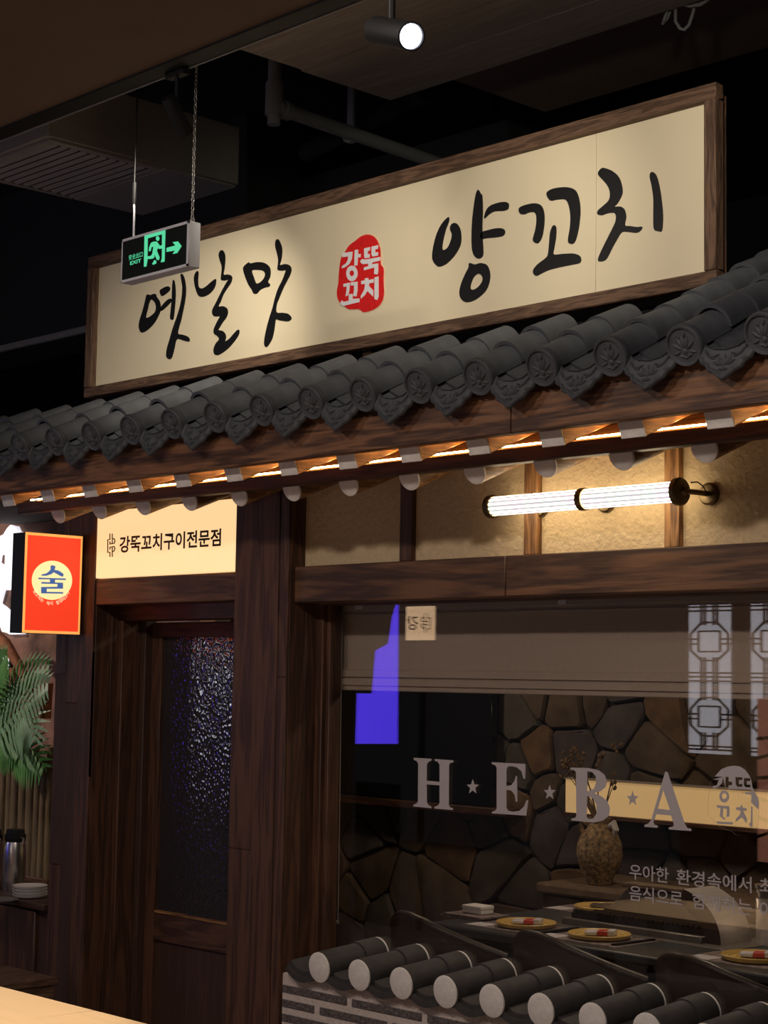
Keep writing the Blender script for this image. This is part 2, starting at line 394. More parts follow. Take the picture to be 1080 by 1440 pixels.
# ceiling board panel (cable tray cover) with boards
t = thing('ceiling_board_panel', 'large grey board ceiling panel above the signboard', 'ceiling panel', (1.6, -.2, 4.1))
y0 = -1.0
for i, (a, b) in enumerate(((-1.0, -.60), (-.60, -.22), (-.22, .02), (.02, .27))):
    boxpart('board', (.265 if i < 2 else .25, a + .003, 4.10), (3.2, b - .003, 4.125), 'board', t, .002)
boxpart('carcass', (.27, -1.0, 4.125), (3.2, .265, 4.35), 'black', t)
# air vent box
t = thing('air_vent_box', 'grey air conditioning box with slotted grille on the dark ceiling', 'air vent', (-1.65, .15, 4.1))
boxpart('housing', (-2.0, -.42, 4.112), (-1.22, .66, 4.4), 'duct', t, .004)
boxpart('front_panel', (-1.99, .23, 4.1), (-1.23, .65, 4.112), 'duct', t, .002)
for a, b in (((-1.99, -.40), (-1.96, .215)), ((-1.27, -.40), (-1.23, .215)), ((-1.96, .185), (-1.27, .215)), ((-1.96, -.40), (-1.27, -.36))):
    boxpart('grille_frame', (a[0], a[1], 4.098), (b[0], b[1], 4.112), 'duct', t, .002)
boxpart('dark_void', (-1.96, -.36, 4.109), (-1.27, .185, 4.1115), 'black', t, 0)
for i in range(10):
    yy = -.34 + i * .053
    MB().beam((-1.955, yy, 4.103), (-1.275, yy, 4.103), .024, .004, (0, .5, 1)).build('slat', 'duct', t)
# another box further right behind
t = thing('ceiling_duct', 'flat dark duct hanging below the black ceiling behind the signboard', 'duct', (-1.2, 2.2, 4.1))
boxpart('duct_body', (-3.2, 1.9, 4.25), (-.6, 2.6, 4.6), 'wallplain', t, .01)
for x in (-3.0, -1.0): boxpart('hanger', (x, 2.2, 4.6), (x + .03, 2.23, 4.9), 'black', t, 0)
t = thing('ceiling_beam', 'dark ceiling beam crossing behind the left end of the signboard', 'beam', (-3.5, 1.5, 3.9))
boxpart('beam_body', (-8, 1.5, 3.85), (-2.2, 1.9, 4.9), 'wallplain', t, .01)
boxpart('beam_edge', (-8, 1.47, 3.84), (-2.2, 1.5, 3.88), 'duct', t, .003)
# pipes
t = thing('drain_pipe', 'pale grey plastic pipe with end fitting under the black ceiling', 'pipe', (-.66, .5, 4.3))
A, B = pZ(392, 152, 4.3), pZ(640, 238, 4.3)
MB().tube([A, B + (B - A) * .6], .033, 14).build('pipe_run', 'pipe', t)
MB().tube([A + Vector((-.02, -.01, -.03)), A + Vector((-.02, -.01, .6))], .032, 14).build('riser', 'pipe', t)
MB().tube([A + Vector((-.02, -.01, -.03)), A + Vector((-.02, -.01, .12))], .042, 14).build('elbow_sleeve', 'pipe', t)
MB().tube([A + Vector((-.02, -.01, -.075)), A + Vector((-.02, -.01, -.03))], .03, 14).build('end_plug', 'pipe', t)
q = pZ(493, 190, 4.3)
MB().tube([A + (B - A) * .02, A + (B - A) * .05], .044, 14).build('collar', 'pipe', t)
hd = (B - A).normalized()
MB().tube([q - hd * .015, q + hd * .015], .04, 14).build('clamp', 'pipe', t)
MB().box((q.x - .02, q.y - .006, q.z + .035), (q.x + .02, q.y + .006, 4.9)).build('hanger_strap', 'pipe', t)
t = thing('ceiling_pipe', 'dark pipe crossing behind the pale plastic pipe', 'pipe', (-.9, 2.0, 4.5))
A, B = pZ(430, 215, 4.55), pZ(600, 130, 4.55)
MB().tube([A, B], .05, 12).build('pipe_run', 'wallplain', t)
# white cables dangling at the top right
t = thing('cable_loops', 'loose pale grey cables dangling from the board panel edge', 'cable', tuple(pY(955, 5, .28)))
def cab(pts, r=.006):
    P = [pY(u, v, .3 + d) for u, v, d in pts]; MB().tube(P, r, 8).build('cable', 'cable', t)
cab([(942, -8, 0), (940, 12, 0), (934, 28, 0), (932, 33, .01), (938, 26, .02), (944, 12, .02), (948, -6, .02)])
cab([(952, -6, 0), (950, 12, 0), (950, 30, 0), (956, 40, .01), (962, 42, .02), (969, 35, .03), (974, 20, .03), (976, 12, .03)])
cab([(948, -4, 0), (956, 4, 0), (970, 8, .01), (985, 6, .02), (998, -3, .03)], .008)

# spotlight fixtures
def spotlight(name, label, p0, p1, r, stem_top, mt_lens):
    p0, p1 = Vector(p0), Vector(p1); mid = p0 * .55 + p1 * .45
    t = thing(name, label, 'spotlight', mid, 'black track spotlights')
    d = (p1 - p0).normalized()
    MB().lathe([(r * .9, 0), (r, .006), (r, (p1 - p0).length), (r * .88, (p1 - p0).length + .001), (r * .86, (p1 - p0).length - .012)], p0, 28, d).build('housing', 'black', t)
    MB().lathe([(r * .85, 0), (r * .85, .002), (r * .5, .006)], p1 - d * .008, 24, d).build('lens', mt_lens, t)
    MB().tube([mid, Vector((mid.x, mid.y, stem_top - .02))], .007, 10).build('stem', 'black', t)
    MB().box((mid.x - .05, mid.y - .016, stem_top - .024), (mid.x + .05, mid.y + .016, stem_top)).build('track_adapter', 'black', t, .002)
spotlight('spotlight', 'black spotlight with glowing lens hanging at top centre', pY(516, 36, -2.2) + Vector((-.005, .03, 0)), pY(594, 54, -2.2) + Vector((.0, -.03, -.004)), .029, 3.8, 'dotlight')
pa = pY(236, 137, -1.12); pb = pY(262, 188, -1.02)
spotlight('spotlight', 'black spotlight angled down beside the exit sign chain', pa, pb, .026, 3.8, 'black')

# ================================================================== SHOP SIGN
SY = 0.0
sg = thing('shop_sign', 'wide cream signboard with black brush lettering in wooden frame above tiled roof', 'sign', (.31, 0, 2.98))
xs = pY(838, 300, SY).x
boxpart('panel', (-1.415, SY, 3.05), (xs - .0008, SY + .008, 3.63), 'sign_panel', sg, .0008)
boxpart('panel', (xs + .0008, SY, 3.05), (2.035, SY + .008, 3.63), 'sign_panel', sg, .0008)
boxpart('backing', (-1.40, SY + .008, 3.03), (2.03, SY + .012, 3.65), 'black', sg, 0)
FYa, FYb = SY - .032, SY + .012
boxpart('frame_rail', (-1.455, FYa, 3.620), (2.075, FYb, 3.672), 'frame_x', sg, .004)
boxpart('frame_rail', (-1.455, FYa, 3.012), (2.075, FYb, 3.060), 'frame_x', sg, .004)
boxpart('frame_stile', (-1.455, FYa - .001, 3.060), (-1.405, FYb, 3.620), 'frame_z', sg, .004)
boxpart('frame_stile', (2.027, FYa - .001, 3.060), (2.075, FYb, 3.620), 'frame_z', sg, .004)
boxpart('back_post', (2.008, FYb, 2.62), (2.066, FYb + .03, 3.645), 'frame_z', sg, .004)
boxpart('back_post', (-1.452, FYb, 2.62), (-1.402, FYb + .03, 3.63), 'frame_z', sg, .004)
px_ = pY(525, 500, .05).x
boxpart('back_post', (px_ - .025, SY + .012, 2.62), (px_ + .025, FYb + .03, 3.03), 'frame_z', sg, .004)
TL = tracerY(180, 320, 4.32, SY)
GL = [
 [[[(118,407),(140,410),(158,403),(172,406),(175,420),(190,440),(200,470),(200,500),(190,530),(172,565),(150,595),(122,622),(95,637),(80,635),(70,615),(68,590),(75,555),(88,515),(100,470),(110,430)],
   [(140,440),(150,440),(165,455),(172,480),(168,510),(150,530),(128,545),(112,548),(113,530),(122,495),(130,460)]],
  [[(195,385),(215,368),(240,358),(255,362),(256,380),(240,398),(215,415),(203,412)]],
  [[(205,480),(225,455),(245,438),(262,432),(268,445),(248,470),(222,495),(208,505),(190,508)]],
  [[(275,322),(285,330),(291,380),(290,440),(285,500),(278,555),(266,560),(258,548),(262,500),(268,440),(270,380)]],
  [[(322,285),(335,286),(348,320),(354,370),(352,420),(340,490),(325,560),(305,640),(330,650),(360,660),(375,675),(373,692),(345,688),(300,678),(285,730),(272,780),(260,799),(243,795),(234,775),(240,730),(255,680),(275,610),(300,540),(320,470),(330,410),(332,360),(326,320)]]],
 [[[(424,264),(430,275),(428,310),(428,345),(435,365),(455,370),(480,355),(505,333),(530,314),(537,320),(532,355),(515,385),(490,408),(462,420),(440,420),(425,405),(412,370),(404,330),(404,300),(412,275)]],
  [[(565,140),(580,142),(592,170),(592,210),(588,250),(583,285),(605,285),(625,290),(635,305),(628,335),(605,370),(580,410),(565,450),(552,478),(580,478),(602,490),(609,515),(600,545),(575,580),(560,605),(552,622),(575,628),(592,645),(597,670),(592,690),(615,678),(645,645),(668,622),(677,625),(675,650),(650,690),(610,735),(565,768),(540,775),(525,765),(522,740),(535,705),(555,680),(545,660),(525,645),(523,620),(535,590),(550,560),(560,540),(530,540),(515,525),(515,500),(530,470),(550,430),(575,380),(600,335),(610,318),(590,322),(568,318),(568,290),(572,260),(570,230),(560,200),(553,165)]]],
 [[[(735,212),(745,218),(790,210),(830,215),(858,235),(868,262),(865,300),(852,330),(865,345),(858,360),(835,365),(805,380),(785,402),(765,400),(755,380),(735,350),(718,310),(705,270),(704,240)],
   [(755,262),(790,258),(820,262),(835,280),(830,305),(810,330),(790,340),(778,335),(765,300)]],
  [[(908,72),(920,78),(937,120),(938,160),(932,200),(925,228),(955,222),(980,228),(994,248),(990,280),(968,325),(945,370),(920,430),(905,470),(905,515),(945,518),(975,525),(994,545),(990,562),(965,570),(920,563),(900,560),(892,610),(880,670),(862,705),(845,725),(832,718),(830,690),(840,630),(858,560),(880,490),(895,430),(915,370),(940,320),(955,280),(960,260),(940,262),(912,258),(912,235),(915,200),(908,160),(897,115),(898,85)]]]]
for g in GL: glyph('brush_letter', g, TL, SY - .0015, 'ink', sg)
TR_ = tracerY(590, 220, 3.0, SY)
GR = [
 [[[(123,256),(125,275),(112,310),(102,350),(97,385),(103,395),(120,385),(132,360),(138,330),(130,305),(138,285),(155,282),(170,300),(177,330),(175,370),(155,410),(125,445),(95,463),(75,462),(58,440),(55,415),(62,370),(75,325),(95,285)]],
  [[(248,141),(258,155),(266,170),(268,230),(266,300),(268,360),(270,410),(262,428),(245,430),(230,415),(222,380),(222,300),(228,230),(238,165)]],
  [[(275,262),(280,235),(295,212),(325,198),(360,192),(377,200),(375,222),(355,230),(320,232),(295,245)]],
  [[(262,322),(295,310),(330,303),(355,306),(362,320),(352,336),(320,342),(285,345),(262,348)]],
  [[(212,450),(235,456),(260,450),(285,458),(297,485),(298,520),(285,560),(258,590),(225,610),(195,614),(175,598),(170,570),(178,535),(195,495),(208,470)],
   [(250,495),(265,505),(267,525),(250,550),(230,562),(217,558),(218,540),(230,510)]]],
 [[[(425,215),(455,203),(490,198),(515,208),(527,240),(527,290),(518,340),(502,366),(485,362),(480,348),(490,310),(495,270),(490,240),(470,235),(445,244),(428,243),(420,230)]],
  [[(540,150),(570,135),(620,130),(655,140),(672,170),(680,225),(675,290),(663,345),(650,368),(632,366),(628,350),(636,300),(638,250),(630,205),(615,182),(580,183),(555,187),(540,170)]],
  [[(565,292),(577,298),(577,340),(570,385),(568,413),(610,411),(650,410),(675,418),(683,435),(675,450),(640,458),(590,468),(545,480),(510,497),(495,504),(482,495),(482,478),(500,455),(530,432),(543,415),(548,370),(553,320)]]],
 [[[(770,50),(785,50),(815,62),(840,85),(853,115),(858,150),(850,175),(835,200),(825,212),(850,212),(866,225),(873,255),(868,290),(890,294),(920,298),(940,297),(935,312),(915,322),(880,318),(855,320),(835,350),(815,385),(795,425),(780,440),(757,442),(757,425),(775,385),(795,345),(815,305),(828,275),(830,250),(820,238),(795,240),(770,248),(752,243),(755,228),(775,210),(800,185),(805,155),(795,125),(775,100),(757,80),(756,65)]],
  [[(975,72),(985,66),(1000,80),(1012,120),(1022,180),(1028,250),(1024,312),(1008,315),(990,305),(988,250),(988,180),(980,120),(973,90)]]]]
for g in GR: glyph('brush_letter', g, TR_, SY - .0015, 'ink', sg)
TS = tracerY(460, 320, 10.8, SY)
SEAL = [(600,110),(660,112),(720,140),(765,190),(790,250),(815,330),(820,420),(825,560),(860,610),(868,680),(865,780),(868,900),(872,980),(860,1080),(820,1160),(760,1220),(680,1260),(610,1280),(550,1283),(490,1240),(340,1240),(270,1190),(200,1130),(165,1060),(160,960),(180,850),(190,700),(205,560),(230,450),(290,360),(340,280),(430,210),(520,140)]
cxs, cys = 520, 700
glyph('seal_outline', [[[((x - cxs) * 1.035 + cxs, (y - cys) * 1.02 + cys) for x, y in SEAL]]], TS, SY - .001, 'seal_edge', sg, th=.002)
seal = glyph('red_seal', [[SEAL]], TS, SY - .0025, 'seal', sg)
seal['label'] = 'red seal with white letters'
SL = [
 [[[(245,390),(400,370),(390,480),(350,560),(300,600),(240,625),(240,590),(300,550),(330,500),(335,440),(250,455)]], [[(435,345),(485,338),(482,405),(525,405),(522,455),(480,460),(475,575),(428,585)]], [ell(392,700,85,118), ell(390,698,36,44)]],
 [[[(578,320),(665,300),(662,355),(630,362),(630,410),(662,405),(660,460),(590,470),(578,440)]], [[(690,295),(790,270),(788,325),(745,340),(745,385),(788,375),(786,430),(705,445),(690,410)]], [[(518,510),(550,480),(600,490),(820,450),(820,505),(700,535),(695,560),(790,548),(788,690),(775,718),(728,708),(735,610),(575,655),(575,610),(640,590),(640,550),(560,560),(530,540)]]],
 [[[(262,860),(360,840),(352,960),(335,1030),(295,1050),(310,960),(315,895),(265,905)]], [[(375,835),(475,825),(475,950),(460,1050),(410,1045),(425,960),(425,880),(378,885)]], [[(345,1015),(400,1010),(400,1085),(505,1080),(505,1135),(255,1195),(215,1165),(235,1110),(270,1130),(345,1115)]]],
 [[[(585,775),(640,770),(640,800),(720,785),(718,840),(655,850),(650,890),(715,960),(712,1050),(625,965),(590,1030),(530,1085),(525,1045),(580,950),(595,860),(535,865),(532,815),(590,805)]], [[(735,760),(795,745),(795,1050),(775,1105),(735,1090)]]]]
for g in SL: glyph('seal_letter', g, TS, SY - .0045, 'white', seal, smooth=False)

# ================================================================== EXIT SIGN
EY = -.95
a = pY(172, 337, EY); b_ = pY(265, 372, EY)
x0, x1, z0, z1 = a.x, b_.x, pY(172, 398, EY).z, a.z
ex = thing('exit_sign', 'hanging green on black emergency exit sign with running figure and arrow', 'exit sign', ((x0 + x1) / 2, EY, z0))
boxpart('casing', (x0, EY + .002, z0), (x1, EY + .05, z1), 'alu', ex, .003)
boxpart('bezel', (x0, EY - .002, z0), (x1, EY + .002, z0 + .010), 'alu', ex, .001)
boxpart('bezel', (x0, EY - .002, z1 - .010), (x1, EY + .002, z1), 'alu', ex, .001)
boxpart('bezel', (x0, EY - .002, z0), (x0 + .006, EY + .002, z1), 'alu', ex, .001)
boxpart('bezel', (x1 - .012, EY - .002, z0), (x1, EY + .002, z1), 'alu', ex, .001)
boxpart('face', (x0 + .005, EY - .001, z0 + .008), (x1 - .010, EY + .002, z1 - .008), 'exitface', ex, 0)
TE = tracerY(160, 290, 8.308, EY)
glyph('pictogram', [[[(365,345),(608,280),(598,648),(555,657),(568,610),(570,328),(402,376),(397,640),(385,705),(358,708)]]], TE, EY - .002, 'exitgreen', ex, False, .001)
glyph('running_figure', [[ell(518,378,20,28)], [[(440,430),(470,415),(510,415),(530,445),(545,465),(570,455),(572,492),(540,500),(520,490),(508,520),(540,600),(532,630),(510,628),(480,560),(478,600),(455,615),(400,618),(400,590),(440,580),(455,560),(470,470),(445,480),(435,525),(415,528),(420,480)]], [[(480,630),(502,640),(500,670),(465,685),(455,675)]]], TE, EY - .002, 'exitgreen', ex, False, .001)
glyph('arrow', [[[(622,488),(725,460),(693,422),(755,412),(797,468),(745,548),(693,558),(722,518),(622,535)]]], TE, EY - .002, 'exitgreen', ex, False, .001)
def zr(zx, zy, sc, y, p0, p1):        # rectangle between two traced corners (lower-left, upper-right)
    tr = tracerY(zx, zy, sc, y); a, b = tr(p0), tr(p1); return (a[0], a[1], b[0], b[1])
r = zr(160, 290, 8.308, EY, (180, 634), (343, 528)); text_on('lettering', '安全出口', r, (0, EY - .0022, 0), XH, ZH, 'exitgreen', ex, .004)
r = zr(160, 290, 8.308, EY, (196, 690), (325, 612)); text_on('lettering', 'EXIT', r, (0, EY - .0022, 0), XH, ZH, 'exitgreen', ex, .02)
# chain (each link a small torus-like loop) and rod
cb = Vector((x1 - .018, EY + .025, z1)); n_l = 0; zz = z1
lk = MB(); pts = [Vector((.005 * math.cos(t_) , 0, .0095 * math.sin(t_))) for t_ in [2 * math.pi * i / 10 for i in range(11)]]
lk.tube(pts, .0014, 6, False); lkm = lk.mesh('chain_link'); lkm.materials.append(M['chain'])
zz = z1 + .006
while zz < 4.35:
    o = bpy.data.objects.new('chain_link', lkm); COL.objects.link(o); o.parent = ex; o.location = Vector((cb.x, cb.y, zz)) - BASE[ex.name]
    if n_l % 2: o.rotation_euler.z = math.pi / 2
    zz += .0150; n_l += 1
MB().tube([Vector((cb.x + .012 * math.cos(i * math.pi / 6), cb.y, z1 + .006 + .012 * math.sin(i * math.pi / 6))) for i in range(13)], .0018, 6, False).build('hook_ring', 'chain', ex)
rx = x0 + .035
MB().tube([(rx, EY + .025, z1), (rx - .002, EY + .025, z1 + .10), (rx - .006, EY + .025, z1 + .16)], .004, 8).build('hanging_rod', 'alu', ex)
MB().tube([(rx - .006, EY + .025, z1 + .16), (rx - .002, EY + .025, 4.4)], .003, 8).build('upper_wire', 'black', ex)
MB().tube([(rx - .006, EY + .025, z1 + .13), (rx - .005, EY + .025, z1 + .21)], .008, 8).build('wire_clip', 'black', ex)

# ================================================================== TILED ROOF
RY, RZ = -.61, 2.695                    # centre of the eave discs
PITCH, X0D = .2635, -.772
SL_ = math.radians(25.5); cs, sn = math.cos(SL_), math.sin(SL_)
AX = Vector((0, cs, sn)); UPN = Vector((0, -sn, cs))   # along the slope (up), roof normal
rf = thing('tiled_roof', 'dark grey clay barrel tile roof with lotus-stamped eave discs', 'roof', (.8, -.3, 2.6))
RB = BASE[rf.name]
R0 = .0575
def arc_shell(r0, r1, ln, a0, a1, th, n=14):
    mb = MB(); rows = []
    for k, (rr, d) in enumerate(((r0, 0), (r1, ln), (r1 - th, ln), (r0 - th, 0), (r0, 0))):
        rows.append([AX * d + XH * (rr * math.sin(a0 + (a1 - a0) * i / n)) + UPN * (rr * math.cos(a0 + (a1 - a0) * i / n)) for i in range(n + 1)])
    mb.grid(rows)
    return mb
LEN = .147
barrel = arc_shell(R0 + .007, R0 - .003, LEN + .02, -1.75, 1.75, .012).mesh('barrel_tile'); barrel.materials.append(M['tile'])
# eave barrel (with the closed disc)
eb = arc_shell(R0, R0 - .002, LEN + .015, -1.75, 1.75, .012); eav = eb.mesh('eave_barrel_tile'); eav.materials.append(M['tile'])
dm = MB().lathe([(R0 * .5, -.016), (R0 * 1.02, -.014), (R0 * 1.06, -.008), (R0 * 1.06, .008), (R0 * .9, .010)], (0, 0, 0), 30, -AX); disc = dm.mesh('eave_disc'); disc.materials.append(M['tile2'])
# lotus relief: ring + petals + stem
lm = MB(); nn = 28
ring = [(.0, 0)]
lm.lathe([(R0 * .86, .0), (R0 * .90, .005), (R0 * 1.0, .006), (R0 * 1.05, .001)], -AX * .010, 30, -AX)
lm.f = [f for f in lm.f if len(f) == 4]
def petal(cx, cz, ang, ln, wd, h=.006):
    c_, s_ = math.cos(ang), math.sin(ang); rows = []
    for i, (t_, w_) in enumerate(((-1, .05), (-.5, .75), (0, 1), (.5, .7), (1, .05))):
        row = []
        for k in (-1, -.5, 0, .5, 1):
            lx, lz = k * w_ * wd, t_ * ln; x_ = cx + lx * c_ - lz * s_; z_ = cz + lx * s_ + lz * c_
            row.append(XH * x_ + UPN * z_ - AX * (.0095 + h * (1 - k * k) * (.4 + .6 * (1 - t_ * t_))))
        rows.append(row)
    lm.grid(rows)
KP = R0 / .066
def petal_(cx, cz, ang, ln, wd, h=.006): petal(cx * KP, cz * KP, ang, ln * KP, wd * KP, h)
petal_(0, .012, 0, .022, .010, .008)
for s_ in (-1, 1):
    petal_(s_ * .013, .008, -s_ * .45, .022, .009); petal_(s_ * .025, -.001, -s_ * .95, .022, .008)
    petal_(s_ * .030, -.022, -s_ * 1.9, .014, .006); petal_(s_ * .014, -.034, -s_ * 1.3, .014, .005); petal_(s_ * .012, .034, -s_ * .5, .010, .004)
petal_(0, -.018, 0, .012, .012, .007); petal_(0, -.040, 1.57, .012, .004)
relief = lm.mesh('lotus_relief'); relief.materials.append(M['tile2'])
# pan tile: concave shell
PR = .112
def pan_shell(ln, th=.014, n=10, half=.82, drop=-.012):
    rows = []
    cz = PR * math.cos(half) + drop + .01
    for rr, d in ((PR, 0), (PR, ln), (PR + th, ln), (PR + th, 0), (PR, 0)):
        rows.append([AX * d + XH * (rr * math.sin(-half + 2 * half * i / n)) + UPN * (cz - rr * math.cos(-half + 2 * half * i / n)) for i in range(n + 1)])
    return MB().grid(rows)
pan = pan_shell(.17).mesh('pan_tile'); pan.materials.append(M['tile2'])
pan2 = pan_shell(.20).mesh('drip_tile'); pan2.materials.append(M['tile'])
# drip plate: shield shape hanging from the front of the lowest pan
def lobes():
    top = [(-.086, .016), (-.05, -.006), (0, -.014), (.05, -.006), (.086, .016)]
    bot = [(.094, -.030), (.084, -.050), (.066, -.058), (.056, -.076), (.036, -.084), (.018, -.098), (0, -.108), (-.018, -.098), (-.036, -.084), (-.056, -.076), (-.066, -.058), (-.084, -.050), (-.094, -.030)]
    return top + bot
tl_ = math.radians(-8)
PD = Vector((0, -math.sin(tl_) * -1, 0))
DV = (ZH * math.cos(.30) + Vector((0, 1, 0)) * -math.sin(.30) * -1).normalized()   # plate "up" leans: bottom swings outward
DV = Vector((0, .28, .96)).normalized(); DNm = XH.cross(DV)
lob = lobes()
dp = MB().prism([XH * x_ + DV * z_ for x_, z_ in lob], DNm * -.014); dpl = dp.mesh('drip_plate', bevel=.003); dpl.materials.append(M['tile2'])
lm = MB()
rimo = [(x_ * .97, z_ * .97 - .001) for x_, z_ in lob]; rimi = [(x_ * .84, (z_ + .04) * .80 - .04) for x_, z_ in lob]
k_ = len(lob)
for i in range(k_):
    j = (i + 1) % k_
    lm.add([XH * rimo[i][0] + DV * rimo[i][1] + DNm * .001, XH * rimo[j][0] + DV * rimo[j][1] + DNm * .001, XH * rimi[j][0] + DV * rimi[j][1] + DNm * .006, XH * rimi[i][0] + DV * rimi[i][1] + DNm * .006], [(0, 1, 2, 3)])
    rr_ = (rimi[i][0] * .93, (rimi[i][1] + .04) * .93 - .04); rj_ = (rimi[j][0] * .93, (rimi[j][1] + .04) * .93 - .04)
    lm.add([XH * rimi[i][0] + DV * rimi[i][1] + DNm * .006, XH * rimi[j][0] + DV * rimi[j][1] + DNm * .006, XH * rj_[0] + DV * rj_[1] + DNm * .0005, XH * rr_[0] + DV * rr_[1] + DNm * .0005], [(0, 1, 2, 3)])
def petal2(cx, cz, ang, ln, wd, h=.007):
    c_, s_ = math.cos(ang), math.sin(ang); rows = []
    for t_, w_ in ((-1, .05), (-.5, .75), (0, 1), (.5, .7), (1, .05)):
        rows.append([XH * (cx + k * w_ * wd * c_ - t_ * ln * s_) + DV * (cz + k * w_ * wd * s_ + t_ * ln * c_) + DNm * (.0005 + h * (1 - k * k) * (.4 + .6 * (1 - t_ * t_))) for k in (-1, -.5, 0, .5, 1)])
    lm.grid(rows)
petal2(0, -.05, 0, .018, .009)
for s_ in (-1, 1):
    petal2(s_ * .012, -.052, -s_ * .6, .018, .008); petal2(s_ * .022, -.058, -s_ * 1.2, .016, .007); petal2(s_ * .046, -.036, -s_ * 1.1, .018, .005); petal2(s_ * .062, -.022, -s_ * .7, .014, .004); petal2(s_ * .030, -.034, -s_ * 1.9, .012, .004)
petal2(0, -.078, 1.57, .016, .006)
dpr = lm.mesh('plate_relief'); dpr.materials.append(M['tile2'])
COLS = range(-4, 17)
for c in COLS:
    x = X0D + c * PITCH
    org = Vector((x, RY, RZ)) - RB
    far = x > 1.95
    jr = random.uniform(-.012, .012)
    o = link('eave_barrel_tile', eav, None, rf, org)
    d_ = link('eave_disc', disc, None, rf, org - AX * .0)
    d_.location = org
    r_ = link('lotus_relief', relief, None, d_, (0, 0, 0)); r_.rotation_euler = (0, 0, 0)
    for k in range(1, 8 if far else 3):
        o = link('barrel_tile', barrel, None, rf, org + AX * (k * LEN + jr) + UPN * (.006 + random.choice((0, 0, .006))))
        o.rotation_euler = (0, 0, random.uniform(-.012, .012))
    # pan column to the right of this barrel
    xp = x + PITCH / 2
    po = Vector((xp, RY, RZ)) - RB
    o = link('drip_tile', pan2, None, rf, po + AX * .008 - UPN * .018)
    p_ = link('drip_plate', dpl, None, rf, po + AX * .006 - UPN * .016)
    q_ = link('plate_relief', dpr, None, p_, (0, 0, 0))
    for k in range(10 if far else 4):
        link('pan_tile', pan, None, rf, po + AX * (.062 + k * .095) - UPN * (.008 - .003 * (k % 2)))
# roof deck under the tiles (dark boards)
MB().prism([(-2.6, RY + .10, RZ - .075), (-2.6, -.20, RZ - .075 + (-.20 - RY - .10) * sn / cs), (-2.6, -.20, RZ - .12 + (-.20 - RY - .10) * sn / cs), (-2.6, RY + .10, RZ - .11)], (5.9, 0, 0)).build('roof_deck', 'black', rf)
MB().prism([(1.98, .12, RZ - .075 + (.02 - RY) * sn / cs), (1.98, .62, RZ - .075 + (.52 - RY) * sn / cs), (1.98, .62, RZ - .12 + (.52 - RY) * sn / cs), (1.98, .12, RZ - .12 + (.02 - RY) * sn / cs)], (1.4, 0, 0)).build('roof_deck', 'black', rf)

# ================================================================== EAVE (fascia, rafters, purlin, LED)
ev = thing('roof_eave', 'timber double eave with white-tipped rafters and hidden warm light strip', 'eave', (.5, -.4, 2.45))
jx = [-2.9, pY(720, 560, -.56).x, 3.4]
for a, b in zip(jx, jx[1:]): boxpart('fascia_board', (a + .001, -.565, 2.512), (b - .001, -.525, 2.652), 'fascia', ev, .003)
boxpart('purlin_beam', (-1.40, -.395, 2.448), (3.4, -.345, 2.496), 'dark_x', ev, .004)
EAX = Vector((0, cs, sn))
mth = math.tan(math.radians(22)); rc, rs = math.cos(math.radians(22)), math.sin(math.radians(22))
RAX = Vector((0, rc, rs)); RUP = Vector((0, -rs, rc))
# square rafters
sqm = MB()
def obox(mb, o, ax, up, l0, l1, w, h0, h1):
    vs = []
    for l in (l0, l1):
        for a_, b_ in ((-1, h0), (1, h0), (1, h1), (-1, h1)): vs.append(o + ax * l + XH * (a_ * w / 2) + up * b_)
    return mb.add(vs, [(0, 1, 2, 3), (7, 6, 5, 4), (0, 4, 5, 1), (1, 5, 6, 2), (2, 6, 7, 3), (3, 7, 4, 0)])
Z3 = Vector((0, 0, 0))
sqr = obox(MB(), Z3, RAX, RUP, 0, .56, .092, -.034, .052).mesh('square_rafter', bevel=.003); sqr.materials.append(M['eave_y'])
sqe = obox(MB(), Z3, RAX, RUP, -.004, .0015, .093, -.035, .053).mesh('painted_end', bevel=.002); sqe.materials.append(M['limewash'])
rdr = MB().tube([Z3, RAX * .5], .046, 22).mesh('round_rafter'); rdr.materials.append(M['eave_y'])
rde = MB().lathe([(.040, -.006), (.046, -.004), (.0465, .002)], RAX * 0, 22, RAX).mesh('painted_end'); rde.materials.append(M['limewash'])
EB = BASE[ev.name]
for n in range(-2, 15):
    o = link('square_rafter', sqr, None, ev, Vector((-1.287 + .310 * n, -.515, 2.500)) - EB); link('painted_end', sqe, None, o)
for n in range(0, 15):
    o = link('round_rafter', rdr, None, ev, Vector((-1.128 + .309 * n, -.36, 2.440)) - EB); link('painted_end', rde, None, o)
# soffit boards above rafters
for (ya, za, yb, zb, nm) in ((-.55, 2.535, -.05, 2.535 + .50 * mth + .0, 'soffit_board'),):
    for i in range(2):
        a, b = jx[i], jx[i + 1]
        MB().prism([(a, ya, za + .028), (a, yb, zb + .028), (a, yb, zb + .05), (a, ya, za + .05)], (b - a - .002, 0, 0)).build(nm, 'eave_x', ev)
MB().prism([(-1.35, -.345, 2.487), (-1.35, .0, 2.487 + .345 * mth), (-1.35, .0, 2.50 + .345 * mth), (-1.35, -.345, 2.50)], (4.7, 0, 0)).build('lower_soffit_board', 'eave_x', ev)
MB().box((-1.38, -.342, 2.511), (3.4, -.332, 2.5145)).build('light_strip', 'led', ev)

